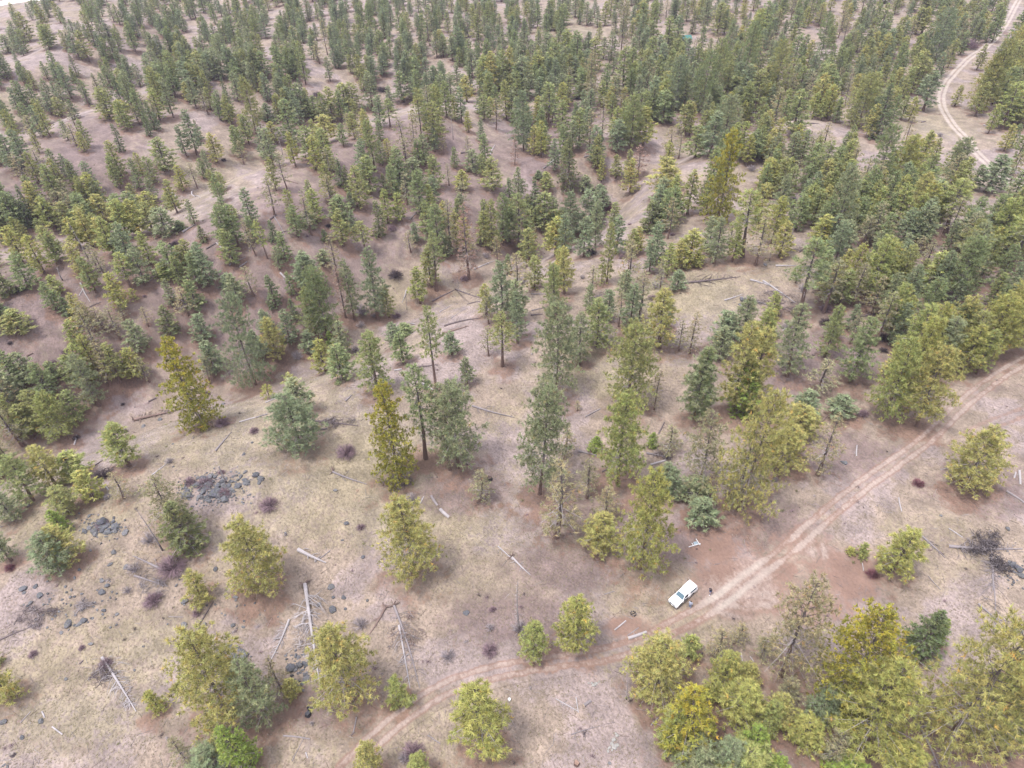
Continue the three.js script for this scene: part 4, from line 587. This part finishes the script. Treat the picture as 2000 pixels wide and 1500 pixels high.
// ---------------------------------------------------------------- grass and small litter, uncountable
{
  const T = new Soup(); for (let i = 0; i < 9; i++) { const a = rnd() * 6.283, l = rr(0.16, 0.34), b = V(gs() * 0.07, -0.02, gs() * 0.07), e = V(b.x + Math.cos(a) * l * 0.7, l * 0.6, b.z + Math.sin(a) * l * 0.7), s = V(-Math.sin(a), 0, Math.cos(a)).multiplyScalar(0.028), k = rr(0.8, 1.2); T.tri(b.clone().add(s), b.clone().sub(s), e, [k, k, k]); }
  const g = T.geo(), N = 120000, list = [], M = new THREE.Matrix4(), Q = new THREE.Quaternion(), E = new THREE.Euler(), tints = [[0.56, 0.45, 0.33], [0.62, 0.52, 0.38], [0.48, 0.42, 0.24], [0.50, 0.38, 0.30], [0.66, 0.56, 0.46]];
  for (let i = 0; list.length < N && i < N * 3; i++) { const d = 24 + 150 * Math.pow(rnd(), 1.2), half = 46 + d * 0.72, x = rr(-half, half); if (x < -192 || x > 150) continue; const m = macroAt(x, d); if (m[4] > 0.35 || rnd() < m[3] * 0.8) continue; if (rnd() > 0.35 + 0.9 * noise(x / 3.1, d / 3.1)) continue; list.push([x, d, m[0]]); }
  const im = new THREE.InstancedMesh(g, new THREE.MeshStandardMaterial({ vertexColors: true, roughness: 1, side: THREE.DoubleSide }), list.length), c = new THREE.Color();
  list.forEach(([x, d, o], i) => { const s = rr(0.45, 0.9); im.setMatrixAt(i, M.compose(V(x, height(x, d), -d), Q.setFromEuler(E.set(0, rnd() * 6.28, 0)), V(s, s * rr(0.6, 1.1), s))); const t = rnd() < o * 0.7 ? tints[2] : pick(tints), k = rr(0.75, 1.1) * GROUND_GAIN; im.setColorAt(i, c.setRGB(t[0] * k, t[1] * k, t[2] * k)); });
  im.name = 'dry_grass'; im.userData = { label: 'tufts of dry straw grass over the open slopes', category: 'grass', kind: 'stuff' }; im.castShadow = im.receiveShadow = true; scene.add(im);
  const tw = new Soup(); tw.tube(V(-0.5, 0.03, 0), V(0.5, 0.05, 0.08), 0.03, 0.012, 3, [1, 1, 1]); const NT = 3600, it = new THREE.InstancedMesh(tw.geo(), new THREE.MeshStandardMaterial({ vertexColors: true, roughness: 0.9 }), NT);
  for (let i = 0; i < NT; i++) { const d = 24 + 190 * Math.pow(rnd(), 1.2), half = 46 + d * 0.72, x = clamp(rr(-half, half), -192, 160), s = rr(0.4, 2.0); it.setMatrixAt(i, M.compose(V(x, height(x, d) + 0.01, -d), Q.setFromEuler(E.set(0, rnd() * 6.28, gs() * 0.05)), V(s, rr(0.7, 1.5), 1))); const k = rr(0.6, 1.1), t = pick([WOOD.w, WOOD.g, WOOD.g, WOOD.b]); it.setColorAt(i, c.setRGB(t[0] * k, t[1] * k, t[2] * k)); }
  { // rubble round the outcrops and low twiggy brush on the slopes
    const spots = [[412, 956, 62, 30, 330], [195, 1032, 38, 20, 150], [457, 1280, 30, 22, 80], [585, 1305, 24, 30, 70], [150, 1190, 120, 45, 80], [420, 1190, 120, 60, 40], [1564, 388, 40, 18, 60], [1985, 1110, 30, 40, 50]], pts = [];
    for (const [x, y, rx, ry, n] of spots) for (let i = 0; i < n; i++) pts.push(G(x + gs() * rx, y + gs() * ry));
    const ir = new THREE.InstancedMesh(ROCKS[2], rockMats[3], pts.length); pts.forEach((p, i) => { const s = rr(0.1, 0.36); ir.setMatrixAt(i, M.compose(V(p.x, p.y + s * 0.05, p.z), Q.setFromEuler(E.set(rnd(), rnd() * 6.28, rnd())), V(s * rr(0.8, 1.4), s * 0.7, s))); const k = rr(0.6, 1.5); ir.setColorAt(i, c.setRGB(k, k, k * 1.03)); });
    ir.name = 'rubble'; ir.userData = { label: 'small grey rubble strewn around the rock outcrops', category: 'rubble', kind: 'stuff' }; ir.castShadow = ir.receiveShadow = true; scene.add(ir);
    const nb = 900, ib = new THREE.InstancedMesh(shrubGeo(26, 0.2, [1, 1, 1], 2.2), new THREE.MeshStandardMaterial({ vertexColors: true, roughness: 0.95 }), nb);
    for (let i = 0; i < nb; i++) { const d = 26 + 260 * Math.pow(rnd(), 1.3), half = 46 + d * 0.72, x = clamp(rr(-half, half * 0.9), -192, 170), s = rr(0.15, 0.55); ib.setMatrixAt(i, M.compose(V(x, height(x, d), -d), Q.setFromEuler(E.set(0, rnd() * 6.28, 0)), V(s * rr(0.8, 1.6), s * 0.8, s))); const t = pick([MAUVE, MAUVE, ASH, DARK, [0.2, 0.2, 0.09]]), k = rr(0.7, 1.2); ib.setColorAt(i, c.setRGB(t[0] * k, t[1] * k, t[2] * k)); }
    ib.name = 'low_brush'; ib.userData = { label: 'low leafless brush dotted over the slopes', category: 'brush', kind: 'stuff' }; ib.castShadow = ib.receiveShadow = true; scene.add(ib);
  }
  it.name = 'twig_litter'; it.userData = { label: 'scattered dead twigs and sticks on the ground', category: 'twigs', kind: 'stuff' }; it.castShadow = it.receiveShadow = true; scene.add(it);
}

// ---------------------------------------------------------------- parked white truck with canopy, driver's door open
{
  const a = G(1352, 1163), b = G(1328, 1185), F = V(b.x - a.x, 0, b.z - a.z).normalize(), ry = Math.atan2(-F.z, F.x), right = V(Math.sin(ry), 0, Math.cos(ry)), mid = a.clone().add(b).multiplyScalar(0.5).addScaledVector(right, 0.78);
  const o = thing('truck', 'white pickup truck with canopy and open driver door on the clearing', 'truck'); o.position.set(mid.x, height(mid.x, -mid.z), mid.z); o.rotation.y = ry;
  const white = new THREE.MeshPhysicalMaterial({ roughness: 0.32, clearcoat: 0.6, clearcoatRoughness: 0.12 }); white.color.setRGB(0.80, 0.80, 0.80);
  const glass = new THREE.MeshPhysicalMaterial({ roughness: 0.06, specularIntensity: 1 }); glass.color.setRGB(0.07, 0.12, 0.15);
  const dark = mat(0.02, 0.02, 0.024, 0.7), rubber = mat(0.025, 0.025, 0.027, 0.85), chrome = mat(0.35, 0.36, 0.38, 0.3, { metalness: 0.8 }), plateM = mat(0.8, 0.8, 0.78, 0.5), lamp = mat(0.75, 0.75, 0.72, 0.15), red = mat(0.35, 0.02, 0.02, 0.3);
  const hexa = (B, T) => { const g = new THREE.BoxGeometry(1, 1, 1), p = g.attributes.position; for (let i = 0; i < 24; i++) { const top = p.getY(i) > 0, q = top ? T : B; p.setXYZ(i, p.getX(i) > 0 ? q.x1 : q.x0, p.getX(i) > 0 ? q.y1 ?? q.y : q.y, (p.getZ(i) > 0 ? 1 : -1) * q.w); } g.computeVertexNormals(); return g; };
  const slab = (q, t) => { const n = q[1].clone().sub(q[0]).cross(q[3].clone().sub(q[0])).normalize().multiplyScalar(t), pts = [...q, ...q.map(v => v.clone().add(n))], g = new THREE.BufferGeometry(), id = [4, 5, 6, 4, 6, 7, 0, 2, 1, 0, 3, 2, 0, 1, 5, 0, 5, 4, 1, 2, 6, 1, 6, 5, 2, 3, 7, 2, 7, 6, 3, 0, 4, 3, 4, 7]; g.setAttribute('position', new THREE.Float32BufferAttribute(id.flatMap(i => [pts[i].x, pts[i].y, pts[i].z]), 3)); g.computeVertexNormals(); return g; };
  const s = new THREE.Shape(); s.moveTo(-2.45, 0.5); s.lineTo(-1.83, 0.45); s.absarc(-1.4, 0.4, 0.44, Math.PI - 0.1, 0.1, true); s.lineTo(0.96, 0.42); s.absarc(1.4, 0.4, 0.44, Math.PI - 0.05, 0.05, true); s.lineTo(2.36, 0.48); s.lineTo(2.4, 0.9); s.lineTo(2.25, 0.98); s.lineTo(1.02, 1.07); s.lineTo(-2.42, 1.08); s.closePath();
  const bg = new THREE.ExtrudeGeometry(s, { depth: 1.58, bevelEnabled: true, bevelSize: 0.05, bevelThickness: 0.06, bevelSegments: 2, curveSegments: 8 }); bg.translate(0, 0, -0.79); part(o, 'body', bg, white);
  part(o, 'cab', hexa({ x0: -0.62, x1: 1.0, y: 1.06, w: 0.80 }, { x0: -0.58, x1: 0.36, y: 1.67, w: 0.66 }), white);
  const can = part(o, 'canopy', hexa({ x0: -2.46, x1: -0.66, y: 1.07, w: 0.83 }, { x0: -2.36, x1: -0.64, y: 1.74, w: 0.74 }), white);
  for (const z of [-1, 1]) { const q = [V(-2.2, 1.2, z * 0.815), V(-0.85, 1.2, z * 0.815), V(-0.85, 1.6, z * 0.762), V(-2.15, 1.6, z * 0.762)]; part(can, 'side_window', slab(z > 0 ? q : [q[1], q[0], q[3], q[2]], 0.012), glass); }
  part(o, 'windshield', slab([V(0.99, 1.12, -0.70), V(0.99, 1.12, 0.70), V(0.44, 1.615, 0.60), V(0.44, 1.615, -0.60)].reverse(), 0.014), glass);
  { const q = [V(-0.5, 1.14, 0.782), V(0.78, 1.14, 0.782), V(0.36, 1.58, 0.684), V(-0.48, 1.58, 0.684)]; part(o, 'side_window', slab(q, 0.012), glass); }
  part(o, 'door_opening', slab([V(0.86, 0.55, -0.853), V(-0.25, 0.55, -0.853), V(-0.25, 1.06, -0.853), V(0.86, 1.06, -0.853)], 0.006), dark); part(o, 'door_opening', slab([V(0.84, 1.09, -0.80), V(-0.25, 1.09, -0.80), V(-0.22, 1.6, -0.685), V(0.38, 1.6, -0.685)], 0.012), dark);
  const door = part(o, 'door', new RoundedBoxGeometry(1.1, 0.6, 0.07, 2, 0.03).translate(-0.55, 0.82, 0), white); door.position.set(0.9, 0, -0.87); door.rotation.y = 0.95;
  part(door, 'window', slab([V(-0.06, 1.14, 0.0), V(-1.08, 1.14, 0.0), V(-1.05, 1.56, 0.06), V(-0.5, 1.56, 0.06)], 0.014), glass); part(door, 'mirror', new RoundedBoxGeometry(0.1, 0.16, 0.22, 2, 0.03).translate(-0.08, 1.2, -0.16), dark);
  part(o, 'mirror', new RoundedBoxGeometry(0.1, 0.16, 0.22, 2, 0.03).translate(0.82, 1.2, 0.93), dark);
  part(o, 'front_bumper', new RoundedBoxGeometry(0.16, 0.2, 1.72, 2, 0.05).translate(2.47, 0.55, 0), chrome); part(o, 'rear_bumper', new RoundedBoxGeometry(0.16, 0.18, 1.68, 2, 0.05).translate(-2.56, 0.55, 0), chrome); part(o, 'grille', new THREE.BoxGeometry(0.04, 0.2, 1.0).translate(2.42, 0.78, 0), dark); part(o, 'number_plate', new THREE.BoxGeometry(0.02, 0.14, 0.32).translate(2.56, 0.56, 0), plateM);
  for (const z of [-1, 1]) { part(o, 'headlight', new THREE.BoxGeometry(0.05, 0.17, 0.26).translate(2.42, 0.79, z * 0.66), lamp); part(o, 'tail_light', new THREE.BoxGeometry(0.04, 0.3, 0.12).translate(-2.48, 0.85, z * 0.76), red); }
  for (const x of [-1.4, 1.4]) for (const z of [-1, 1]) { const w = part(o, 'wheel', new THREE.TorusGeometry(0.27, 0.095, 8, 20).translate(0, 0, 0), rubber); w.position.set(x, 0.36, z * 0.76); part(w, 'rim', new THREE.CylinderGeometry(0.2, 0.2, 0.16, 16).rotateX(Math.PI / 2), chrome); }
}

// ---------------------------------------------------------------- two people
function person(px, py, ry, pose, cols, label) {
  const g = G(px, py), [shirt, trousers, skin, shoe, hair] = cols, J = pose;
  const bones = [['hip', 'chest', 0.15, 0.17, shirt], ['chest', 'neck', 0.15, 0.07, shirt], ['neck', 'head', 0.06, 0.06, skin], ['head', 'head2', 0.095, 0.1, skin], ['shL', 'chest', 0.08, 0.12, shirt], ['shR', 'chest', 0.08, 0.12, shirt], ['shL', 'elL', 0.065, 0.05, shirt], ['elL', 'haL', 0.05, 0.035, pose.bare ? skin : shirt], ['shR', 'elR', 0.065, 0.05, shirt], ['elR', 'haR', 0.05, 0.035, pose.bare ? skin : shirt],
    ['hip', 'hL', 0.13, 0.11, trousers], ['hip', 'hR', 0.13, 0.11, trousers], ['hL', 'kL', 0.1, 0.07, trousers], ['kL', 'aL', 0.07, 0.05, trousers], ['hR', 'kR', 0.1, 0.07, trousers], ['kR', 'aR', 0.07, 0.05, trousers], ['aL', 'tL', 0.055, 0.045, shoe], ['aR', 'tR', 0.055, 0.045, shoe], ['nose', 'nose', 0.022, 0.022, skin]].map(([a, b, ra, rb, c]) => [V(...J[a]), V(...J[b]), ra, rb, c]);
  const N = 60, mc = new MarchingCubes(N, barkMat, false, false, 60000), S = 1.0, half = N / 2, pv = V(0, 0, 0);
  const sd = (p, [a, b, ra, rb]) => { const bx = b.x - a.x, by = b.y - a.y, bz = b.z - a.z, l = bx * bx + by * by + bz * bz + 1e-9, t = clamp(((p.x - a.x) * bx + (p.y - a.y) * by + (p.z - a.z) * bz) / l); return Math.hypot(p.x - a.x - bx * t, p.y - a.y - by * t, p.z - a.z - bz * t) - (ra + (rb - ra) * t); };
  for (let k = 0; k < N; k++) for (let j = 0; j < N; j++) for (let i = 0; i < N; i++) { pv.set((i - half) / half * S, (j - half) / half * S + 0.92, (k - half) / half * S); let d = 1e3; for (const b of bones) { const e = sd(pv, b), h = clamp(0.5 + 0.5 * (d - e) / 0.035); d = lerp(d, e, h) - 0.035 * h * (1 - h); } mc.field[i + j * N + k * N * N] = -d; }
  mc.isolation = 0; mc.update();
  const n = mc.count, P = new Float32Array(mc.positionArray.subarray(0, n * 3)), C = new Float32Array(n * 3);
  for (let i = 0; i < n; i++) { P[i * 3] *= S; P[i * 3 + 1] = P[i * 3 + 1] * S + 0.92; P[i * 3 + 2] *= S; pv.set(P[i * 3], P[i * 3 + 1], P[i * 3 + 2]); let best = 9, c = skin; for (const b of bones) { const e = sd(pv, b); if (e < best) { best = e; c = b[4]; } } C.set(c, i * 3); }
  const body = new THREE.BufferGeometry(); body.setAttribute('position', new THREE.BufferAttribute(P, 3)); body.setAttribute('color', new THREE.BufferAttribute(C, 3)); body.computeVertexNormals();
  const hands = new Soup(); for (const q of ['L', 'R']) { const a = V(...J['el' + q]), b = V(...J['ha' + q]), d = b.clone().sub(a).normalize(), u = V(0.3, 0.1, 1).cross(d).normalize(), w = d.clone().cross(u), e = b.clone().addScaledVector(d, 0.09); hands.tube(b.clone().addScaledVector(d, -0.02), e, 0.035, 0.042, 6, skin, skin); for (let f = 0; f < 4; f++) { const s0 = e.clone().addScaledVector(u, (f - 1.5) * 0.021), m = s0.clone().addScaledVector(d, 0.045 - 0.006 * Math.abs(f - 1.4)), t = m.clone().addScaledVector(d, 0.03).addScaledVector(w, 0.018); hands.tube(s0, m, 0.0095, 0.009, 5, skin); hands.tube(m, t, 0.009, 0.007, 5, skin, skin); } const s0 = b.clone().addScaledVector(u, 0.035).addScaledVector(d, 0.03), t = s0.clone().addScaledVector(d, 0.05).addScaledVector(u, 0.035); hands.tube(s0, t, 0.011, 0.009, 5, skin, skin); }
  const o = thing('person', label, 'person'); o.position.copy(g); o.position.y -= 0.01; o.rotation.y = ry;
  part(o, 'body', mergeGeometries([body, hands.geo()]), barkMat);
  const hg = new THREE.SphereGeometry(0.118, 18, 12, 0, 6.2832, 0, 1.75), h2 = V(...J.head2); hg.rotateX(-0.35); const hm = part(o, 'hair', hg, mat(...hair, 0.8)); hm.position.copy(h2).add(V(0, 0.012, -0.012));
  if (pose.eyes !== false) { const eg = new THREE.SphereGeometry(0.012, 8, 6), em = mat(0.02, 0.02, 0.02, 0.3); for (const s of [-1, 1]) { const e = part(o, 'eye', eg, em); e.position.copy(h2).add(V(s * 0.034, -0.02, 0.092)); } }
}
const SKIN = [0.45, 0.28, 0.2];
// facing +z
person(1347, 1186.5, 2.6, { bare: true, hip: [0, 0.95, 0], chest: [0, 1.28, 0.02], neck: [0, 1.46, 0.02], head: [0, 1.55, 0.03], head2: [0, 1.64, 0.045], nose: [0, 1.61, 0.15], shL: [0.19, 1.4, 0.01], shR: [-0.19, 1.4, 0.01], elL: [0.3, 1.15, 0.06], haL: [0.33, 0.95, 0.22], elR: [-0.28, 1.13, 0.0], haR: [-0.28, 0.9, 0.12], hL: [0.1, 0.9, 0], hR: [-0.1, 0.9, 0], kL: [0.12, 0.5, 0.06], kR: [-0.12, 0.5, 0.0], aL: [0.13, 0.09, 0.02], aR: [-0.15, 0.09, -0.06], tL: [0.14, 0.05, 0.16], tR: [-0.17, 0.05, 0.08] }, [[0.33, 0.37, 0.47], [0.15, 0.2, 0.33], SKIN, [0.1, 0.09, 0.09], [0.03, 0.022, 0.02]], 'person in grey-blue shirt and jeans standing by the truck door');
person(1386, 1160, -0.7, { hip: [0, 0.95, 0], chest: [0, 1.27, 0.06], neck: [0, 1.45, 0.1], head: [0, 1.53, 0.13], head2: [0, 1.62, 0.155], nose: [0, 1.59, 0.26], shL: [0.2, 1.39, 0.08], shR: [-0.2, 1.39, 0.08], elL: [0.27, 1.14, 0.2], haL: [0.2, 1.02, 0.4], elR: [-0.27, 1.13, -0.06], haR: [-0.25, 0.9, -0.14], hL: [0.1, 0.9, 0], hR: [-0.1, 0.9, 0], kL: [0.11, 0.52, 0.2], kR: [-0.11, 0.5, -0.06], aL: [0.11, 0.1, 0.2], aR: [-0.11, 0.12, -0.3], tL: [0.11, 0.05, 0.34], tR: [-0.11, 0.05, -0.17] }, [[0.022, 0.022, 0.035], [0.12, 0.15, 0.3], SKIN, [0.7, 0.7, 0.68], [0.02, 0.018, 0.018]], 'person in black jacket and light shoes walking towards the truck');

// ---------------------------------------------------------------- toppled white sign post with its panel
{
  const A = G(1345, 1068.7), o = thing('sign_post', 'toppled white sign post with hanging panel on the dirt clearing', 'sign'), wm = mat(0.5, 0.5, 0.51, 0.5), pm = mat(0.2, 0.25, 0.29, 0.35);
  const L = (x, y) => { const p = G(x, y).sub(A); return p; }; o.position.copy(A);
  const bar = (a, b, w, nm, y0, y1) => { const p = L(...a), q = L(...b); p.y += y0; q.y += y1; const g = new RoundedBoxGeometry(p.distanceTo(q), w, w, 2, 0.012), m = part(o, nm, g, wm); m.position.copy(p).add(q).multiplyScalar(0.5); m.quaternion.setFromUnitVectors(V(1, 0, 0), q.clone().sub(p).normalize()); return m; };
  bar([1345, 1068.7], [1368, 1063.2], 0.11, 'post', 0.07, 0.22); bar([1359, 1053.5], [1366.8, 1067], 0.11, 'arm', 0.16, 0.30); bar([1351, 1061.5], [1354, 1066.6], 0.10, 'brace', 0.1, 0.16);
  const q = [L(1355.2, 1064.8), L(1363.4, 1063), L(1360.6, 1057.6), L(1354.0, 1059.6)]; q.forEach((v, i) => { v.y += 0.08 + 0.03 * (i % 2); });
  const S = new Soup(), up = V(0, 0.025, 0), qq = q.map(v => v.clone().add(up)); S.tri(qq[0], qq[1], qq[2], [1, 1, 1]); S.tri(qq[0], qq[2], qq[3], [1, 1, 1]); S.tri(q[0], q[2], q[1], [1, 1, 1]); S.tri(q[0], q[3], q[2], [1, 1, 1]); for (let i = 0; i < 4; i++) { const j = (i + 1) % 4; S.tri(q[i], q[j], qq[j], [1, 1, 1]); S.tri(q[i], qq[j], qq[i], [1, 1, 1]); } pm.vertexColors = true; part(o, 'panel', S.geo(), pm);
}

// ---------------------------------------------------------------- green-roofed cabin in the far trees
{
  const g = G(1341, 85), o = thing('cabin', 'small dark cabin with green metal roof among far pines', 'cabin'), w = 4.6, d = 4.4, hh = 2.5; o.position.set(g.x, g.y - 0.1, g.z - d / 2); o.rotation.y = 0.12;
  const wallM = mat(0.06, 0.05, 0.045, 0.9), roofM = mat(0.025, 0.12, 0.105, 0.5), trim = mat(0.3, 0.3, 0.28, 0.6), gm = mat(0.05, 0.07, 0.08, 0.1);
  part(o, 'wall', new THREE.BoxGeometry(w, hh, d).translate(0, hh / 2, 0), wallM);
  for (const s of [-1, 1]) { const r = part(o, 'roof', new THREE.BoxGeometry(w + 0.7, 0.08, 3.0), roofM); r.position.set(0, hh + 0.72, s * 1.3); r.rotation.x = s * 0.52; for (let i = 0; i < 8; i++) part(r, 'roof_rib', new THREE.BoxGeometry(0.05, 0.06, 3.0).translate(-w / 2 - 0.2 + i * (w + 0.4) / 7, 0.06, 0), roofM); }
  for (const s of [-1, 1]) { const S = new Soup(); const c = [1, 1, 1], x = s * (w / 2 - 0.01); S.tri(V(x, hh, -d / 2), V(x, hh, d / 2), V(x, hh + 1.35, 0), c); S.tri(V(x - s * 0.1, hh, d / 2), V(x - s * 0.1, hh, -d / 2), V(x - s * 0.1, hh + 1.35, 0), c); part(o, 'gable', S.geo(), wallM); }
  const dr = part(o, 'door', new THREE.BoxGeometry(0.9, 2, 0.06).translate(-0.9, 1.0, d / 2 + 0.033), mat(0.1, 0.07, 0.05, 0.8)); part(dr, 'handle', new THREE.SphereGeometry(0.04, 8, 6).translate(-0.55, 1.0, d / 2 + 0.09), trim);
  const wn = part(o, 'window', new THREE.BoxGeometry(1.0, 0.9, 0.05).translate(1.1, 1.5, d / 2 + 0.028), trim); part(wn, 'pane', new THREE.BoxGeometry(0.84, 0.74, 0.02).translate(1.1, 1.5, d / 2 + 0.066), gm);
}

// ---------------------------------------------------------------- bucket and charred stumps
{
  const g = G(995, 1368), o = thing('bucket', 'small white bucket left beside the lower track', 'bucket'); o.position.copy(g);
  part(o, 'pail', new THREE.LatheGeometry([[0.001, 0.005], [0.15, 0.0], [0.165, 0.02], [0.2, 0.4], [0.21, 0.4], [0.21, 0.43], [0.19, 0.43], [0.15, 0.03], [0.001, 0.03]].map(p => new THREE.Vector2(...p)), 20), mat(0.8, 0.8, 0.8, 0.4)); const h = part(o, 'handle', new THREE.TorusGeometry(0.2, 0.008, 5, 18, Math.PI), mat(0.4, 0.4, 0.4, 0.4)); h.position.y = 0.4; h.rotation.x = 1.1;
}
function stump(px, py, w, h, col, label, cut) {
  const g = G(px, py), r = w * depthOf(g) / FPX / 2, n = 12, S = new Soup(), ring = (y, k) => Array.from({ length: n }, (_, i) => { const a = i / n * 6.283, q = r * k * (0.85 + 0.3 * H2(i + Math.round(px), Math.round(py))); return V(Math.cos(a) * q, y + (k < 1 ? 0 : 0), Math.sin(a) * q); }), A = ring(-0.15, 1.3), B = ring(h * 0.35, 0.95), C = ring(h, 0.85).map((v, i) => { v.y += (H2(i * 3 + Math.round(py), 5) - 0.5) * h * 0.35; return v; });
  for (let i = 0; i < n; i++) { const j = (i + 1) % n; for (const [P, Q] of [[A, B], [B, C]]) { const c = jit(col, 0.2); S.tri(P[i], Q[i], Q[j], c); S.tri(P[i], Q[j], P[j], c); } }
  const o = thing('stump', label, 'stump'); o.position.copy(g); part(o, 'trunk', S.geo(), barkMat); const T = new Soup(), m = V(0, h * 0.8, 0); for (let i = 0; i < n; i++) T.tri(m, C[(i + 1) % n], C[i], jit(cut, 0.2)); part(o, 'top', T.geo(), barkMat);
}
const COAL = [0.018, 0.016, 0.02];
stump(602, 1397, 11, 0.6, COAL, 'wide charred black stump beside the lower track', [0.06, 0.06, 0.07]); stump(604.5, 1387, 7, 0.9, COAL, 'tall narrow charred stump next to the wide one', [0.03, 0.03, 0.04]); stump(956, 937, 10, 0.7, COAL, 'charred black stump on red litter by a little pine', [0.05, 0.03, 0.03]);
stump(1126, 1492, 11, 0.5, [0.1, 0.06, 0.05], 'dark brown rotten stump on the open grass', [0.2, 0.13, 0.1]); stump(25, 1475, 10, 0.5, [0.1, 0.08, 0.08], 'dark weathered stump on the boulder-strewn slope', [0.2, 0.17, 0.15]); stump(1838, 1448, 9, 0.6, [0.07, 0.05, 0.05], 'dark stump among red litter in the bright grove', [0.12, 0.1, 0.1]);

// ---------------------------------------------------------------- draw
const renderer = new THREE.WebGLRenderer({ antialias: true });
renderer.setSize(1024, 768);
renderer.shadowMap.enabled = true;
renderer.toneMapping = THREE.LinearToneMapping;
renderer.toneMappingExposure = EXPOSURE;
renderer.render(scene, camera);
